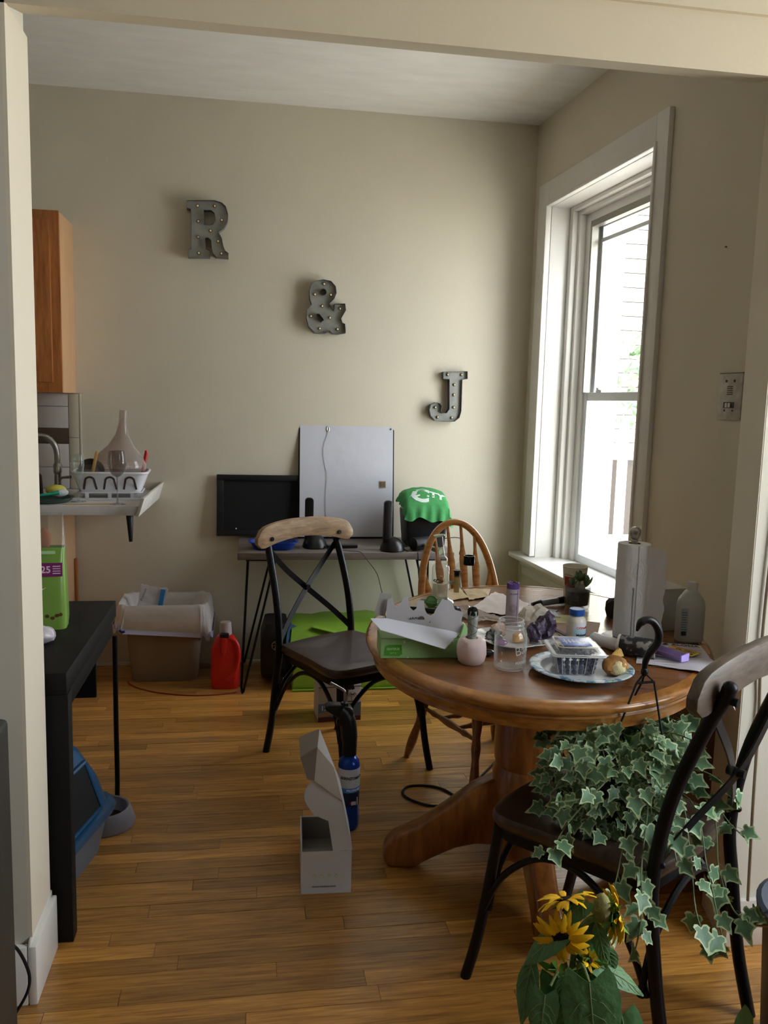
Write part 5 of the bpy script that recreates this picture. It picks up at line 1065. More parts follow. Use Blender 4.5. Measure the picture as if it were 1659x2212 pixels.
Mk = Matrix.Translation((ppx-.015, ppy+.012, T0+.0018)) @ Matrix.Rotation(radians(-9), 4, 'Z')
random.seed(5)
for lv in range(4):
    z = .0075+.0128*lv; hw = .036+.0085*z/.05*1.0; n_ = 6
    for i in range(n_):
        for j in range(n_):
            if lv < 3 and 0 < i < n_-1 and 0 < j < n_-1: continue      # only the berries the clear walls and lid show
            x = -hw+2*hw*i/(n_-1)+random.uniform(-.001, .001); y = -hw+2*hw*j/(n_-1)+random.uniform(-.001, .001)
            o = b0 if first else piece(b0); first = False
            o.location = Mk @ Vector((x, y, z+random.uniform(-.001, .001))); o.rotation_euler = (random.random(), random.random(), 0); tag(o, 'dark blue blueberry in the top layer under the clamshell lid' if lv == 3 else 'dark blue blueberry pressed against the clear clamshell wall below the lid', 'blueberry', 'blueberries under the lid' if lv == 3 else 'blueberries along the clamshell walls')
br = thing('pastry', 'torn golden pastry with pale crumb on the right of the paper plate', 'bread', (ppx+.076, ppy-.028, T0+.0022), .3)
MB().ball((0, .0, .022), .034, 26, (1.05, .8, .72)).build('crust', mat('golden_crust', 'b57f42', .6, vary=.35, vscale=30, bump=.6, bscale=70), br, displace=lambda c: Vector((c.x, c.y, max(0, c.z))) + noise.noise_vector(c*55)*.007*min(1, max(0, c.z)*90))
MB().ball((-.003, -.016, .020), .024, 22, (1, .6, .75)).build('crumb', mat('pale_crumb', 'e2d5a2', .85, bump=1, bscale=90), br, displace=lambda c: Vector((c.x, c.y, max(0.001, c.z))) + noise.noise_vector(c*80)*.004*min(1, max(0, c.z)*90))
for k in range(5): MB().tube(smooth_path([(.005*k, .012, .03), (.012+.004*k, .02, .045+.003*k), (.022+.003*k, .012, .038)], 3), .0035, 6).build('onion_strand', mat('fried_strand', 'c9a456', .5), br)

pbt = thing('pill_bottle', 'white supplement bottle with a blue cap and melatonin label', 'bottle', (.893, 2.145, T0), radians(5))
MB().lathe([(0, 0), (.024, 0), (.0265, .003), (.0265, .066), (.024, .075), (.0185, .08), (.0185, .084)], 32).build('bottle_body', mat('cream_plastic', 'e4dfd2', .35), pbt)
MB().lathe([(.0205, .083), (.0212, .085), (.0212, .099), (.0195, .101), (0, .1005)], 40).build('blue_cap', mat('cap_blue', '2456a8', .4), pbt)
def curved_patch(a0, a1, z0, z1, r, name, m, par):
    n = 12; mb = MB(); G = [[(r*sin(a0+(a1-a0)*i/n), -r*cos(a0+(a1-a0)*i/n), z) for z in (z0, z1)] for i in range(n+1)]; return mb.sheet(G, .0002).build(name, m, par)
curved_patch(-.75, 1.6, .012, .050, .0268, 'pale_blue_label', mat('label_pale_blue', 'b5d9ea', .4), pbt)
curved_patch(-.75, 1.6, .004, .014, .0270, 'navy_label_foot', mat('label_royal', '223f96', .4), pbt)
curved_patch(-.75, 1.6, .050, .066, .0268, 'white_label_head', mat('label_head', 'e6e6ee', .4), pbt)
text('label_word', 'CVSHealth.', .0085, mat('label_red', 'c22a3a', .4), pbt, (0, 0, .052), (pi/2, 0, radians(17)), bend=.027, bold=.0001).data.transform(Matrix.Translation((0, 0, .0272)))
text('label_word', 'Melatonin', .0098, mat('label_navy2', '1d2a55', .4), pbt, (0, 0, .032), (pi/2, 0, radians(17)), bend=.027, bold=.0002).data.transform(Matrix.Translation((0, 0, .0272)))
text('label_word', '10 mg', .007, mat('label_navy2', '1d2a55', .4), pbt, (0, 0, .021), (pi/2, 0, radians(17)), bend=.027).data.transform(Matrix.Translation((0, 0, .0273)))
wt_ = thing('white_tube_bottle', 'white plastic bottle lying on its side by the blue-capped bottle', 'bottle', (.968, 2.095, T0+.0175), radians(-62))
MB().tube([(-.055, 0, 0), (-.05, 0, 0), (.03, 0, 0), (.038, 0, 0)], [.013, .0172, .0172, .012], 24).build('bottle_body', mat('tube_white', 'dcdadf', .35), wt_); MB().tube([(.036, 0, 0), (.054, 0, 0)], .0168, 24).build('ribbed_cap', plw, wt_, bevel=.001); MB().tube([(.054, 0, 0), (.0546, 0, 0)], .006, 16).build('cap_dimple', mat('dimple_grey', 'bcbcc4', .4), wt_)

mk = thing('marker', 'thick black-capped silver marker lying near the succulent', 'marker', (.975, 2.585, T0+.0125), radians(8)); mk.rotation_euler = (0, radians(-3), radians(14))
MB().tube([(-.065, 0, 0), (-.03, 0, 0)], [.005, .011], 16).build('black_tip_cap', blackp, mk); MB().tube([(-.03, 0, 0), (.035, 0, 0)], .0112, 20).build('barrel', mat('silver_label', '8d8f92', .35, .3), mk); MB().tube([(.035, 0, 0), (.062, 0, 0)], [.0115, .013], 20).build('end_cap', blackp, mk)
def flat(label, name, corners, m, z, th=.0008, cat='paper'):
    ce = (sum(p[0] for p in corners)/4, sum(p[1] for p in corners)/4); o = MB().prism([(x-ce[0], y-ce[1]) for x, y in corners], 0, th).build(name, m); tag(o, label, cat, loc=(ce[0], ce[1], T0+z)); return o
flat('tan paper envelope under the yellow slip near the pill bottle', 'tan_envelope', [(.880, 2.22), (.99, 2.22), (1.06, 2.36), (.90, 2.45)], mat('tan_envelope', 'a98a78', .7), 0)
ys = flat('pale yellow paper slip lying on a tan envelope', 'yellow_slip', [(.875, 2.375), (1.005, 2.335), (1.05, 2.435), (.90, 2.475)], mat('yellow_slip', 'cfc98e', .65), .0012)
for k in range(4): MB().box((-.045, -.022+.012*k, .0009), (.04-.01*k, -.0205+.012*k, .0012)).build('slip_line', mat('slip_ink', '9a9462', .6), ys).rotation_euler = (0, 0, radians(-17))
cs_ = flat('dark strap edge of a folded card wallet left of the yellow slip', 'black_strap', [(.858, 2.455), (.868, 2.462), (.905, 2.225), (.893, 2.218)], mat('strap_black', '1d1715', .6), .0012, .002, 'strap')
flat('grey and blue printed card lying flat behind the white crystal', 'printed_card', [(.835, 2.52), (.93, 2.455), (.985, 2.52), (.88, 2.60)], mat('card_print', '77869a', .4, vary=.5, vscale=40), 0, .0015, 'card')
flat('grey printed card lying flat at an angle in front of the marker', 'printed_card', [(.87, 2.455), (.955, 2.42), (.965, 2.50), (.90, 2.52)], mat('card_print2', '98a1a8', .4, vary=.4, vscale=50), .0028, .0015, 'card')
su = thing('succulent_pot', 'small rosette succulent in a clear glass tumbler of dark soil', 'plant', (1.062, 2.555, T0))
MB().lathe([(.0, .0), (.036, 0), (.040, .004), (.042, .072), (.040, .072), (.0375, .012), (0, .010)], 32, cap=False).build('glass_pot', glass('pot_glass', 'eef0ee', .0, alpha=.04, edge=.5), su)
MB().lathe([(0, .012), (.036, .013), (.0385, .058), (.02, .062), (0, .060)], 24).build('soil', mat('soil', '17110d', .95, bump=1, bscale=150), su)
sl = mat('succulent_leaf', '6d8460', .45, vary=.2, vscale=30); slt = mat('succulent_pale', '93a184', .45)
def sleaf(L_, w_, t_):
    mb = MB(); G = []
    for u, s in ((0, .35), (.25, .8), (.55, 1), (.8, .75), (1, .05)): G.append([mb._v((u*L_, w_*s*cos(a), u*u*L_*.25+t_*s*sin(a))) for a in [k*pi/3 for k in range(6)]])
    for A, B in zip(G, G[1:]):
        for k in range(6): mb._f([A[k], A[(k+1) % 6], B[(k+1) % 6], B[k]])
    mb._f(G[0][::-1]); mb._f(G[-1]); return mb
lf0 = None
for q, (cx_, cy_, cz_, n_, L_) in enumerate(((.006, 0, .088, 14, .026), (.004, .002, .098, 9, .02), (-.022, -.006, .072, 7, .022), (.026, -.004, .07, 6, .03))):
    for k in range(n_):
        if lf0 is None: lf0 = sleaf(.026, .0055, .0022).build('leaf', sl, su); o = lf0
        else: o = piece(lf0); o.parent = su
        o.location = (cx_, cy_, cz_); o.rotation_euler = (0, radians(-25-45*(k % 3)/2-q*6), k*2.4); s_ = 1.35*L_/.026; o.scale = (s_, s_, s_)
MB().tube([(0, 0, .055), (.004, 0, .075), (.006, 0, .095)], .004, 8).build('stem', slt, su)
cu = thing('paper_cup', 'white paper cup with a red patch standing behind the succulent', 'cup', (1.095, 2.665, T0))
MB().lathe([(0, 0), (.034, 0), (.042, .115), (.044, .117), (.042, .119), (.040, .115), (.033, .004), (0, .004)], 36).build('cup_body', mat('cup_cream', 'e0d9c8', .5), cu)
for m_, a0, a1, z0, z1 in ((mat('cup_red', '9c2b26', .5), -1.4, -.35, .03, .085), (mat('cup_tan', 'b9a385', .5), -1.4, 1.2, .088, .094)):
    n = 12; MB().sheet([[((.0345+.0078*z/.115)*sin(a0+(a1-a0)*i/n), -(.0345+.0078*z/.115)*cos(a0+(a1-a0)*i/n), z) for z in (z0, z1)] for i in range(n+1)], .0003).build('cup_print', m_, cu)
tl = thing('stone_tealight', 'dark rough stone candle holder left of the paper towel roll', 'candle holder', (1.15, 2.43, T0))
MB().lathe([(0, 0), (.036, 0), (.041, .02), (.040, .045), (.032, .055), (.024, .052), (.022, .035), (0, .034)], 28).build('stone_body', mat('dark_stone', '2b2724', .7, bump=.8, bscale=60), tl, displace=lambda c: c+noise.noise_vector(c*60)*.004*(1 if c.z > .002 else 0))
MB().lathe([(0, .036), (.0205, .036), (.0205, .050), (0, .049)], 20).build('wax', mat('tealight_wax', 'e6e2dc', .5), tl)

pt = thing('paper_towel_holder', 'white paper towel roll on a steel stand with a ball finial', 'paper towel', (1.055, 2.155, T0), 0)
MB().lathe([(0, 0), (.075, 0), (.078, .004), (.076, .012), (.07, .015), (0, .015)], 48).build('base', mat('dull_steel', '8b8885', .35, .9), pt)
MB().cyl((0, 0, .01), (0, 0, .30), .006, seg=14).build('pole', steel, pt); MB().lathe([(.0095, .280), (.0095, .291), (.007, .294), (.011, .299), (.0145, .306), (.0155, .314), (.0145, .322), (.009, .328), (0, .330)], 28).build('finial', steel, pt)
MB().tube([(-.028, -.067, .012), (-.028, -.067, .165)], .0014, 8).build('side_wire', steel, pt); MB().ball((-.028, -.067, .168), .0036, 12).build('wire_ball', steel, pt)
tw = mat('quilted_towel', 'dedcde', .85, bump=.9, bscale=38)
mb = MB().lathe([(.017, .017), (.044, .017), (.045, .022), (.045, .278), (.044, .283), (.017, .283), (.017, .017)], 56, cap=False); mb.build('roll', tw, pt)
MB().lathe([(.0168, .018), (.0168, .282)], 30, cap=False).build('card_core', mat('core_brown', '6d5a4a', .8), pt)
G = []
for i in range(17):
    a = -pi*.55+1.35*i/16; r_ = .0465+.0*i; x, y = r_*cos(a), r_*sin(a)
    if i > 9: k = (i-9)/7; x = .0465*cos(-pi*.55+1.35*9/16)+.050*k; y = .0465*sin(-pi*.55+1.35*9/16)+.004*sin(k*3)-.004*k
    row = []
    for j in range(23):
        z = .017+.265*j/22; row.append((x+.003*noise.noise(Vector((i*.2, j*.6, 1)))*(i > 12)+(.0018*sin(j*1.1)*(i == 16)), y, z-(.016 if j == 22 else .008 if j > 19 else 0)*(i-8)/8*(i > 8)))
    G.append(row)
MB().sheet(G, .0012).build('loose_sheet', tw, pt)
mb = MB()     # embossed diamond lines on the front of the roll
for zc in (.06, .135, .21):
    for k in (1, .55):
        P_ = [(-.2, zc), (-.2+.42*k, zc+.035*k), (-.2, zc+.07*k-.0), (-.2-.42*k, zc+.035*k)]
        c0 = -1.62; pts_ = []
        for (da, z) in ((0, zc-.034*k), (.34*k, zc), (0, zc+.034*k), (-.34*k, zc)): a = c0+da; pts_.append((.0474*cos(a), .0474*sin(a), z))
        mb.tube(smooth_path(pts_+[pts_[0]], 3), .0006, 4)
mb.build('embossed_diamonds', mat('towel_emboss', 'd2d0d2', .85), pt)

wb_ = thing('white_gift_box', 'plain white cardboard box on the table behind the clear alcohol bottle', 'box', (1.225, 2.305, T0), radians(6))
MB().box((-.058, -.045, 0), (.058, .055, .125)).build('box_body', mat('dull_white_card', 'b9b6ae', .6), wb_, bevel=.001); MB().box((-.060, -.047, .1255), (.060, .057, .1275)).build('lid_panel', mat('dull_white_card', 'b9b6ae', .6), wb_); MB().cyl((.0, -.01, .1276), (.0, -.01, .1283), .004).build('paper_tear', mat('tear_grey', '8a867c', .7), wb_)
MB().box((-.0595, -.03, .06), (-.0583, .02, .09)).build('dark_sticker', mat('sticker_dark', '26282e', .5), wb_)
ab = thing('rubbing_alcohol_bottle', 'translucent white plastic bottle with a white cap at the right end of the table', 'bottle', (1.238, 2.155, T0), radians(-10))
tp = mat('translucent_plastic', 'b9bab2', .35, sss=.3)
loft(MB(), [rr_(.070, .045, .018, 0), rr_(.078, .052, .022, .006), rr_(.078, .052, .022, .105), rr_(.070, .048, .02, .122), rr_(.036, .034, .014, .146), rr_(.026, .026, .012, .150)], True).build('bottle_body', tp, ab, ang=50)
MB().lathe([(.0145, .148), (.0150, .150), (.0150, .170), (.0135, .172), (0, .172)], 28).build('white_cap', mat('cap_white2', 'cfccc2', .4), ab)
MB().box((-.035, -.0272, .02), (-.015, -.0262, .10)).build('side_label', mat('label_grey', '9ba4a8', .5), ab)
for k in range(8): MB().box((-.033, -.0276, .038+.007*k), (-.017-.002*(k % 3), -.0272, .040+.007*k)).build('label_line', mat('label_ink', '54606a', .5), ab)
MB().box((-.032, -.0276, .022), (-.018, -.0272, .034)).build('barcode', mat('barcode_ink', '2f2f2f', .5), ab)
sb = MB().lathe([(0, 0), (.018, 0), (.0185, .10), (.012, .108), (.012, .125), (0, .125)], 24).build('small_bottle', mat('cap_white2', 'cfccc2', .4)); tag(sb, 'slim white bottle half hidden behind the white cardboard box', 'bottle', loc=(1.175, 2.40, T0))

pps = thing('printed_letter', 'white printed letter curling over the right edge of the table', 'paper', (0, 0, 0))
G = []; A_, B_, C_, D_ = Vector((1.09, 2.155, 0)), Vector((1.245, 2.10, 0)), Vector((1.155, 1.835, 0)), Vector((.985, 1.96, 0))
for i in range(13):
    row = []
    for j in range(19):
        v = j/18; u = i/12; p = A_.lerp(B_, u).lerp(D_.lerp(C_, u), v); z = T0+.001+.004*abs(noise.noise(Vector((u*2, v*2, 3)))) + .006*sin(u*pi)*(v > .5)*(v-.5)
        if u > .55 and v > .45: k = (u-.55)/.45*(v-.45)/.55; p = p+Vector((.02, -.03, 0))*k; z += .022*k*(1-k)-.075*k*k*k
        row.append((p.x, p.y, z))
    G.append(row)
MB().sheet(G, .0006).build('letter_sheet', mat('letter_paper', 'c9c5cf', .65), pps)
def on_letter(o, cen, rz, h=.0042):
    o.matrix_basis = Matrix.Translation((cen[0], cen[1], T0+h)) @ Matrix.Rotation(rz, 4, 'Z')
o = text('letter_heading', 'ALOHA', .022, ink, pps, (0, 0, 0), bold=.0002); on_letter(o, (1.195, 2.095), radians(-22))
on_letter(MB().prism([(-.01, -.006), (.008, -.006), (.002, .010)], 0, .0004).build('letter_logo', ink, pps), (1.148, 2.118), radians(-22))
for k in range(9):
    mb = MB().box((-.062, 0, 0), (.055-.012*(k % 3), .0012, .0003)); on_letter(mb.build('letter_line', mat('grey_ink', '85818a', .6), pps), (1.165-.012*k, 2.062-.020*k), radians(-22))
yc = MB().box((-.042, -.024, 0), (.042, .024, .0012)).build('flyer_card', mat('yellow_card', 'd9bf4a', .5)); yc.name = 'yellow_card'; tag(yc, 'small yellow and red printed card lying on the letter', 'card', loc=(1.150, 2.030, T0+.0085), rz=radians(-58))
MB().box((-.042, -.024, .0012), (-.020, .0, .0015)).build('red_corner', mat('card_red', 'c2452a', .5), yc); MB().box((-.042, .018, .0012), (.042, .024, .0015)).build('red_edge', mat('card_orange', 'd0702a', .5), yc)
text('card_print', 'OL: NEW', .014, ink, yc, (.006, .007, .0013), bold=.0003); text('card_print', 'BLOCKS &', .012, ink, yc, (.008, -.008, .0013), bold=.0003)
pu = thing('purple_tray', 'long lilac plastic channel lying on the letter', 'plastic part', (1.082, 2.005, T0+.009), radians(-66))
lil = mat('lilac_plastic', '9583c0', .3, sss=.15)
MB().prismx([(-.012, 0), (.012, 0), (.015, .018), (.012, .018), (.0095, .003), (-.0095, .003), (-.012, .012), (-.015, .012)], -.066, .066).build('channel', lil, pu, bevel=.0006)
MB().prismx([(-.0145, 0), (.0145, 0), (.016, .02), (-.016, .016)], .066, .070).build('end_lip', mat('lilac_light', 'b9a2ec', .3), pu); MB().prismx([(-.0145, 0), (.0145, 0), (.018, .026), (-.014, .026)], -.070, -.066).build('end_lip', mat('lilac_light', 'b9a2ec', .3), pu)
cmo = bpy.data.materials.new('camo_print'); cmo.use_nodes = True; nt = cmo.node_tree; b_ = nt.nodes['Principled BSDF']; b_.inputs['Roughness'].default_value = .5
tc_ = nt.nodes.new('ShaderNodeTexCoord'); nz = nt.nodes.new('ShaderNodeTexNoise'); nz.inputs['Scale'].default_value = 55; nz.inputs['Detail'].default_value = 1; nt.links.new(tc_.outputs['Object'], nz.inputs[0]); cr_ = nt.nodes.new('ShaderNodeValToRGB'); cr_.color_ramp.interpolation = 'CONSTANT'
e = cr_.color_ramp.elements; e[0].position = 0; e[0].color = (*lin('26272b'), 1); e[1].position = .55; e[1].color = (*lin('83817d'), 1); q_ = e.new(.47); q_.color = (*lin('3a3a3e'), 1); nt.links.new(nz.outputs[0], cr_.inputs[0]); nt.links.new(cr_.outputs[0], b_.inputs['Base Color'])
cm = thing('camouflage_tube', 'dark grey camouflage cylinder with a white end lying in front of the paper towel', 'tube', (1.018, 2.020, T0+.0265), radians(-38))
MB().tube([(-.046, 0, 0), (.046, 0, 0)], .026, 32).build('tube_body', cmo, cm, bevel=.001); MB().tube([(-.052, 0, 0), (-.046, 0, 0)], .0262, 32).build('white_end', mat('end_white', 'cfc9be', .5), cm); MB().tube([(.046, 0, 0), (.049, 0, 0)], .0255, 32).build('lid_ring', chrome, cm)
# ================================================================ HANGING IVY BASKET ON THE NEAR CHAIR
SX, SY, SZ = .862, 1.735, .468
iv = thing('ivy_basket', 'variegated ivy in a black hanging basket with a hook, resting on the near chair seat', 'plant', (SX, SY, SZ))
MB().lathe([(0, 0), (.065, 0), (.07, .004), (.098, .085), (.104, .087), (.104, .096), (.098, .097), (.092, .086), (0, .08)], 36).build('pot', mat('pot_black', '15171a', .45), iv)
MB().lathe([(0, .080), (.09, .082), (.06, .092), (0, .097)], 24).build('soil', mat('soil', '17110d', .95, bump=1, bscale=150), iv)
hk = (-.035, -.035)
hx, hy = .877-SX, 1.70-SY
mb = MB().tube(smooth_path([(hx-.001, hy, .352), (hx+.0, hy, .375), (hx+.010, hy, .395), (hx+.025, hy, .415), (hx+.027, hy, .440), (hx+.014, hy, .463), (hx-.004, hy, .470), (hx-.019, hy, .462), (hx-.026, hy, .444)], 5), [.0055+.0035*min(1, i/10) if i < 34 else .0095-.0012*(i-34) for i in range(41)], 12); mb.build('hook', blackp, iv)
MB().ball((hx-.001, hy, .350), .009, 12, (1, 1, 1.3)).build('hook_eye', blackp, iv)
sprd = [(hx-.020, hy-.004, .325), (hx+.001, hy+.012, .322), (hx+.022, hy-.004, .327)]
MB().tube(sprd, .003, 8, closed=True).build('spreader', blackp, iv)
ends = [(-.088, -.045, .095), (-.01, .098, .095), (.080, -.058, .095)]
for a, b in zip(sprd, ends):
    MB().tube([(hx, hy, .347), a, b], .0024, 8).build('cord', rub, iv)
# one leaf, three sizes of curl, margins paler than the blade
lg = mat('ivy_blade', '5d8260', .5, rnd=.28, vary=.25, vscale=60); lc = mat('ivy_margin', 'a9bd90', .5, rnd=.15); st_ = mat('ivy_stem', '5d6b45', .6)
IV = [(0, 0), (-.13, .14), (-.12, .30), (.0, .40), (.15, .30), (.28, .42), (.42, .50), (.50, .30), (.66, .17), (.84, .10), (1.0, 0)]
def ivy_leaf(curl, fold):
    bm = bmesh.new(); half = IV; out = [(x, y) for x, y in half] + [(x, -y) for x, y in half[-2:0:-1]]
    cx_ = .28
    def P(x, y, s=1, dz=0):
        X = cx_+(x-cx_)*s; Y = y*s; return (X, Y, -curl*X*X+fold*abs(Y)+dz)
    c0 = bm.verts.new(P(cx_, 0)); tip = [bm.verts.new(P(x, y, 1)) for x, y in out]; inn = [bm.verts.new(P(x, y, .72+.14*((i*7) % 5)/4)) for i, (x, y) in enumerate(out)]; n = len(out)
    for i in range(n):
        j = (i+1) % n; f = bm.faces.new([c0, inn[i], inn[j]]); f.material_index = 0; f = bm.faces.new([inn[i], tip[i], tip[j], inn[j]]); f.material_index = 1
    # petiole
    a = [bm.verts.new((-.0+.0*k, .012*math.cos(k*2.09), .012*math.sin(k*2.09))) for k in range(3)]; b = [bm.verts.new((-.45, .012*math.cos(k*2.09), -.12+.012*math.sin(k*2.09))) for k in range(3)]
    for k in range(3): f = bm.faces.new([a[k], a[(k+1) % 3], b[(k+1) % 3], b[k]]); f.material_index = 2
    for v in bm.verts: v.co *= .040
    me = bpy.data.meshes.new('leaf'); bm.to_mesh(me); bm.free(); [me.materials.append(x) for x in (lg, lc, st_)]
    for p in me.polygons: p.use_smooth = True
    return me
LM = [ivy_leaf(.12, .10), ivy_leaf(.28, .22), ivy_leaf(.05, .30), ivy_leaf(.40, .05)]
random.seed(21)
def leaf_at(p, direc, size, roll=0, up=None):
    d = Vector(direc).normalized(); u = Vector(up or (0, 0, 1)); side = u.cross(d)
    if side.length < .05: side = Vector((1, 0, 0)).cross(d)
    side.normalize(); n = d.cross(side).normalized(); M3 = Matrix((d, side, n)).transposed().to_4x4()
    o = bpy.data.objects.new('leaf', random.choice(LM)); C.objects.link(o); o.parent = iv
    o.matrix_basis = Matrix.Translation(p) @ M3 @ Matrix.Rotation(roll, 4, 'X') @ Matrix.Scale(size, 4); return o
nleaf = 0
TOCAM = Vector((-SX, -SY, 1.4-SZ)).normalized()
def vine(pts, n_, size=1, name='vine', spread=.018):
    global nleaf
    path = smooth_path(pts, 6); MB().tube(path, .0016, 5).build('vine', st_, iv); L_ = len(path)
    for k in range(n_):
        t = (k+.6)/n_; i = min(L_-2, int(t*(L_-1))); p = path[i].lerp(path[i+1], random.random()); d = (path[i+1]-path[i]).normalized(); s = Vector((random.uniform(-1, 1), random.uniform(-1, 1), random.uniform(-.4, .8)))
        q = p+s*spread*.6; dr = d*.5+s*.8+Vector((0, -.25, -.5)); upv = TOCAM+Vector((random.uniform(-.7, .7), random.uniform(-.7, .7), random.uniform(-.4, .6)))
        leaf_at(q, dr, size*random.uniform(.75, 1.25), random.uniform(-.35, .35), upv); nleaf += 1
# trailing vines: world points, made local to the basket
def V(*pts): return [(x-SX, y-SY, z-SZ) for x, y, z in pts]
top = (SX, SY, SZ+.095)
vine(V(top, (.80, 1.64, .62), (.70, 1.56, .60), (.60, 1.52, .61)), 10, .95)
vine(V(top, (.80, 1.66, .60), (.68, 1.60, .53), (.625, 1.55, .50), (.60, 1.54, .49)), 9, .95)
vine(V(top, (.82, 1.62, .56), (.76, 1.52, .49), (.70, 1.43, .44), (.69, 1.42, .40)), 11)
vine(V(top, (.86, 1.60, .55), (.80, 1.49, .47), (.755, 1.41, .41), (.74, 1.40, .35)), 11)
vine(V(top, (.85, 1.60, .57), (.78, 1.47, .50), (.76, 1.42, .46), (.77, 1.40, .42)), 9)
vine(V(top, (.92, 1.60, .57), (.90, 1.50, .50), (.875, 1.42, .42), (.89, 1.39, .36)), 10)
vine(V(top, (.95, 1.60, .56), (.93, 1.48, .47), (.92, 1.41, .40), (.93, 1.39, .34)), 9)
vine(V(top, (1.0, 1.62, .55), (.97, 1.50, .45), (.98, 1.45, .39), (1.01, 1.44, .385), (1.045, 1.44, .38)), 12)
vine(V(top, (1.0, 1.66, .56), (1.05, 1.60, .50), (1.07, 1.57, .48)), 8)
vine(V(top, (1.02, 1.70, .58), (1.08, 1.66, .55), (1.10, 1.65, .52)), 7)
vine(V(top, (.88, 1.62, .60), (.86, 1.52, .55), (.85, 1.46, .50)), 9)
vine(V(top, (.80, 1.68, .64), (.73, 1.64, .66), (.70, 1.62, .65)), 8)
vine(V(top, (.83, 1.72, .68), (.79, 1.72, .705), (.77, 1.71, .70)), 7)
vine(V(top, (.96, 1.74, .66), (.99, 1.73, .69), (1.0, 1.72, .67)), 7)
for k in range(16):      # the mound
    a = 2*pi*k/16+.2; r_ = random.uniform(.08, .165); h = random.uniform(.02, .12)
    vine([(0, 0, .09), (r_*.5*cos(a), r_*.5*sin(a), .13+h*.7), (r_*cos(a), r_*sin(a)-.02, .10+h)], 6, 1.0)
while nleaf < 296:
    a = random.uniform(0, 2*pi); b = random.random()**.5; r_ = .19*b; p = Vector((r_*cos(a)-.045, r_*sin(a)*.8-.03, .10+.13*math.sqrt(max(0, 1-b*b))+random.uniform(-.03, .015)))
    leaf_at(p, Vector((cos(a), sin(a)-.3, random.uniform(-.9, .1))), random.uniform(.75, 1.2), random.uniform(-.4, .4), TOCAM+Vector((random.uniform(-.6, .6), random.uniform(-.6, .6), random.uniform(-.2, .8)))); nleaf += 1

# the dense inner foliage nobody could count: one mesh of the same leaves
vv, ff, mi_ = [], [], []
for k in range(230):
    a = random.uniform(pi*.75, pi*2.1); r_ = random.uniform(.07, .17); p = Vector((r_*cos(a)-.03, r_*sin(a)*.8, random.uniform(.0, .20)-max(0, r_-.12)*.5)); me = random.choice(LM)
    if p.z < .01 and abs(p.x) > .15: continue
    d = Vector((cos(a)*.6+random.uniform(-.6, .6), sin(a)*.5+random.uniform(-.6, .3), random.uniform(-1, .1))).normalized(); u = TOCAM+Vector((random.uniform(-.8, .8), random.uniform(-.8, .8), random.uniform(-.3, .8)))
    sd = u.cross(d).normalized(); n_ = d.cross(sd).normalized(); T_ = Matrix.Translation(p) @ Matrix((d, sd, n_)).transposed().to_4x4() @ Matrix.Scale(random.uniform(.7, 1.1), 4); o0 = len(vv)
    vv += [T_ @ v.co for v in me.vertices]; ff += [[o0+i for i in q.vertices] for q in me.polygons]; mi_ += [q.material_index for q in me.polygons]
me = bpy.data.meshes.new('inner_foliage'); me.from_pydata(vv, [], ff)
for m_ in (lg, lc, st_): me.materials.append(m_)
me.polygons.foreach_set('material_index', mi_); o = bpy.data.objects.new('inner_foliage', me); C.objects.link(o); o.parent = iv; o['kind'] = 'stuff'

# ================================================================ SUNFLOWERS IN FRONT
FX, FY = .505, 1.165
sf = thing('sunflower_plant', 'potted sunflower plant with yellow blooms and drooping heart-shaped leaves in the foreground', 'plant', (FX, FY, 0))
MB().lathe([(0, 0), (.07, 0), (.075, .005), (.095, .15), (.10, .152), (.10, .165), (.093, .165), (.088, .14), (0, .13)], 32).build('pot', mat('terracotta', '94563a', .8), sf)
gs = mat('hairy_stem', '7f8f5c', .7, bump=.5, bscale=200); lfm = mat('sunflower_leaf', '5c8a58', .55, bump=.5, bscale=70, vary=.2, vscale=25); lfv = mat('leaf_vein', '7c9268', .6)
ye = mat('sunflower_petal', 'fbc916', .5, rnd=.08, vary=.1, vscale=60); dk = mat('flower_disc', '2a1a0e', .9, bump=1, bscale=300); gb_ = mat('green_bract', '6b9a3c', .55, rnd=.15)
def S(*p): return [(x-FX, y-FY, z) for x, y, z in p]
main = S((FX, FY, .14), (.515, 1.17, .30), (.500, 1.165, .42), (.508, 1.16, .50), (.512, 1.16, .575))
MB().tube(smooth_path(main, 6), [.0065]*10+[.005]*15, 10).build('stem', gs, sf)
for pts, r_ in ((((.512, 1.16, .57), (.53, 1.155, .60), (.548, 1.15, .607), (.565, 1.15, .615)), .0055), (((.510, 1.16, .57), (.500, 1.15, .60), (.492, 1.15, .625)), .0035), (((.512, 1.16, .568), (.500, 1.15, .583), (.487, 1.14, .585)), .004), (((.508, 1.16, .50), (.52, 1.15, .52), (.527, 1.15, .53)), .003), (((.50, 1.165, .42), (.485, 1.15, .50), (.477, 1.145, .52)), .003)):
    MB().tube(smooth_path(S(*pts), 5), r_, 8).build('branch', gs, sf)
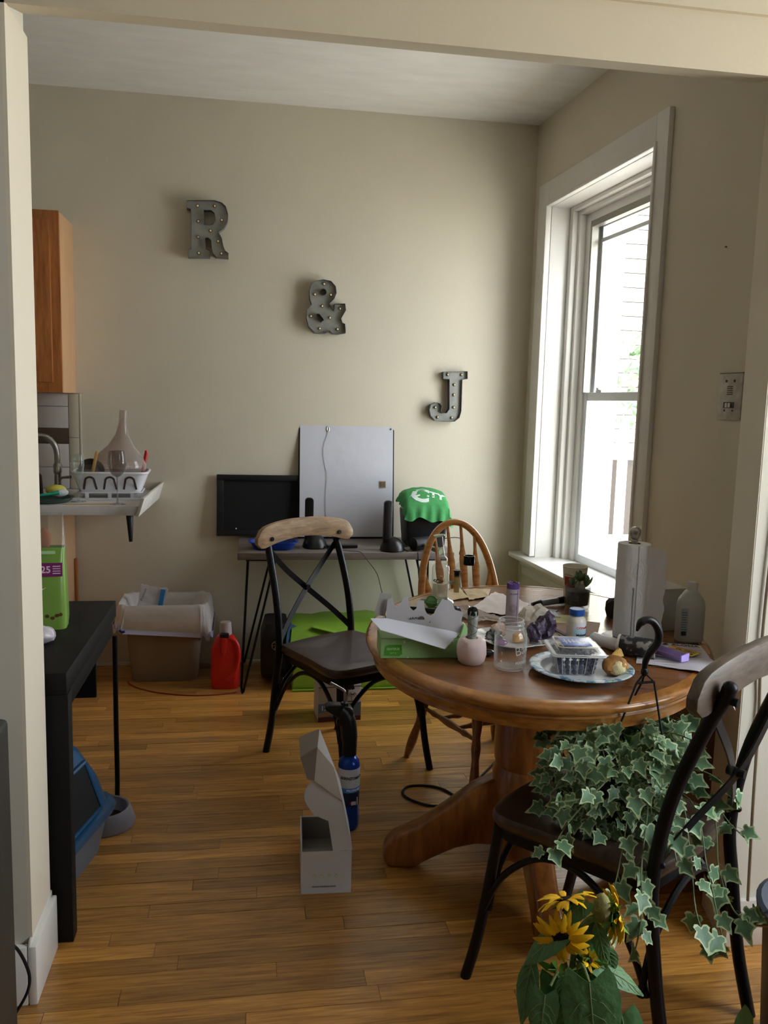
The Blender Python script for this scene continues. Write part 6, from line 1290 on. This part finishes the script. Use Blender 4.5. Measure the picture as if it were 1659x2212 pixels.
def flower(c, facing, R_, n_=16, disc=.45, droop=.2, pm=ye, back=True, pet_w=.135):
    f = Vector(facing).normalized(); Q = f.to_track_quat('Z', 'Y').to_matrix().to_4x4(); M_ = Matrix.Translation((c[0]-FX, c[1]-FY, c[2])) @ Q
    hd = MB().lathe([(0, -.006), (R_*disc*.8, -.005), (R_*disc, 0), (R_*disc*.8, .004), (0, .005)], 20).build('flower_head', dk, sf); hd.matrix_basis = M_
    L_ = R_*(1-disc*.6); mb = MB(); G = []
    for u, s in ((0, .5), (.3, 1), (.65, .9), (.9, .45), (1, .08)): G.append([(R_*disc*.7+u*L_, y*s*R_*pet_w, .002+.1*L_*sin(u*3)-droop*L_*u*u-.0012*abs(y)) for y in (-1, 0, 1)])
    p0 = mb.sheet(G, .0004).build('petal', pm, hd)
    for k in range(n_):
        o = p0 if k == 0 else piece(p0); o.parent = hd; s_ = random.uniform(.85, 1.1); o.rotation_euler = (random.uniform(-.3, .3), random.uniform(-.25, .25), 2*pi*k/n_+random.uniform(-.1, .1)); o.scale = (s_, s_, s_)
    if back:
        mb = MB(); mb.sheet([[(R_*disc*.5+u*R_*.5, y*s*R_*.14, -.004-.004*u) for y in (-1, 0, 1)] for u, s in ((0, 1), (.4, 1), (1, .05))], .0005); b0_ = mb.build('bract', gb_, hd)
        for k in range(12):
            o = b0_ if k == 0 else piece(b0_); o.parent = hd; o.rotation_euler = (0, random.uniform(-.2, .2), 2*pi*k/12)
    return hd
flower((.478, 1.135, .587), (-.35, -.9, -.15), .045, 24, .34, .25)
flower((.488, 1.15, .640), (-.1, .35, .75), .042, 24, .36, .15)
flower((.572, 1.16, .600), (.85, .0, -.1), .044, 22, .40, .3)
flower((.529, 1.145, .538), (.1, -.6, .6), .018, 10, .35, -.5, pet_w=.2)
# green bud cluster seen from behind on the right
mb = MB().ball((.548-FX, 1.15-FY, .622), .016, 18, (.9, 1, 1.5)); mb.build('bud_base', mat('bud_fuzz', '95905c', .85, bump=.6, bscale=150), sf)
b1 = MB().sheet([[(u*.03, y*s*.006, .004*u) for y in (-1, 0, 1)] for u, s in ((0, .6), (.4, 1), (1, .05))], .0006).build('bract', gb_, sf); first = True
for c_, n_ in (((.562, 1.15, .615), 26), ((.528, 1.148, .532), 10), ((.476, 1.145, .525), 8), ((.52, 1.15, .50), 8)):
    for k in range(n_):
        o = b1 if first else piece(b1); first = False; o.parent = sf; o.location = (c_[0]-FX+random.uniform(-.008, .008), c_[1]-FY, c_[2]+random.uniform(-.014, .014)*(n_ > 12)); o.rotation_euler = (random.uniform(0, 6), random.uniform(-1.3, .4), random.uniform(0, 6))
def big_leaf(a, tip, w_, sag=.15, twist=0, nrm=None, name='leaf', heart=True):
    a = Vector((a[0]-FX, a[1]-FY, a[2])); tip = Vector((tip[0]-FX, tip[1]-FY, tip[2])); d = tip-a; L_ = d.length; d.normalize()
    n = Vector(nrm or (-.3, -.85, .45)); n = (n-d*n.dot(d)).normalized(); s = d.cross(n).normalized(); n = Matrix.Rotation(twist, 3, d) @ n; s = Matrix.Rotation(twist, 3, d) @ s
    G = []; K = 14; Jn = 5
    for i in range(K+1):
        u = i/K; wd = w_*(sin(pi*min(1, (u+.10)/1.10)**.62)**.85 if heart else sin(pi*u**.8)) if u < 1 else 0.001
        back = -.14*L_*(1-u)**3 if heart else 0
        row = []
        for j in range(-Jn, Jn+1):
            y = j/Jn; ex = 1+(.04*(i % 2) if abs(j) == Jn and i < K else 0); p = a+d*(u*L_+back*abs(y))+s*y*max(wd, .002)*.5*ex + n*(-.22*w_*abs(y)**1.6*.6+.10*w_*abs(y)-sag*L_*u*u+.012*w_*sin(i*2.1+abs(j)*1.3))
            row.append(p)
        G.append(row)
    o = MB().sheet(G, .0007).build(name, lfm, sf, ang=80)
    mid = [G[i][Jn]+n*.0009 for i in range(K+1)]; mb = MB().tube(mid, [.0014-.0010*i/K for i in range(K+1)], 6)
    for q in (2, 4, 6, 8, 10):
        for sg_ in (-1, 1): mb.tube([G[q][Jn]+n*.0008, G[min(K, q+1)][Jn+sg_*2]+n*.0008, G[min(K, q+3)][Jn+sg_*4]+n*.0008], .0005, 5)
    mb.build('veins', lfv, o); return o
# leaves as the photo shows them, each hung at its own place around the stem
big_leaf((.512, 1.10, .535), (.520, 1.06, .385), .088, .05, name='leaf')
big_leaf((.450, 1.12, .505), (.437, 1.10, .425), .046, .10)
big_leaf((.478, 1.14, .515), (.505, 1.12, .400), .062, .12, .2)
big_leaf((.440, 1.15, .550), (.412, 1.13, .445), .038, .10, .5, heart=False)
big_leaf((.480, 1.14, .595), (.415, 1.14, .545), .040, .18, .5)
big_leaf((.478, 1.12, .535), (.478, 1.11, .480), .026, .05, heart=False)
big_leaf((.520, 1.16, .590), (.530, 1.15, .520), .050, .08, -.3)
big_leaf((.540, 1.15, .600), (.556, 1.13, .525), .026, .10, heart=False)
big_leaf((.560, 1.15, .558), (.570, 1.14, .510), .028, .05, heart=False)
big_leaf((.545, 1.14, .530), (.625, 1.12, .500), .040, .30, -.7)
big_leaf((.568, 1.10, .475), (.578, 1.06, .385), .060, .05)
big_leaf((.510, 1.13, .650), (.472, 1.13, .612), .034, .2, .3)
big_leaf((.430, 1.12, .430), (.415, 1.11, .39), .03, .1, heart=False)
big_leaf((.46, 1.10, .42), (.47, 1.08, .37), .055, .1)
big_leaf((.535, 1.16, .525), (.548, 1.15, .480), .040, .1)
big_leaf((.515, 1.16, .40), (.60, 1.20, .33), .07, .2)
big_leaf((.505, 1.16, .36), (.40, 1.10, .30), .07, .2)
for a, b in (((.505, 1.165, .45), (.462, 1.13, .512)), ((.508, 1.165, .47), (.512, 1.10, .535)), ((.506, 1.165, .46), (.575, 1.12, .470)), ((.506, 1.165, .49), (.545, 1.14, .530)), ((.508, 1.165, .50), (.448, 1.15, .560))):
    m_ = [(a[0]+b[0])/2, (a[1]+b[1])/2, max(a[2], b[2])+.008]; MB().tube(smooth_path(S(a, tuple(m_), b), 5), .0022, 7).build('petiole', gs, sf)
# one stray leaf tip at the lower right, from a second small plant standing outside the frame
ex = thing('leafy_sprig', 'single green leaf tip rising at the lower right corner', 'plant', (1.0, 1.42, 0))
MB().lathe([(0, 0), (.05, 0), (.06, .10), (.055, .10), (.045, .01), (0, .01)], 20).build('pot', mat('terracotta', '94563a', .8), ex); MB().tube([(0, 0, .01), (.0, 0, .14)], .003, 8).build('stem', gs, ex)
MB().sheet([[(y*s*.025, -.002*abs(y), .13+.075*u) for y in (-1, 0, 1)] for u, s in ((0, .2), (.3, .9), (.6, .8), (.85, .4), (1, .03))], .0006).build('leaf', lfm, ex)
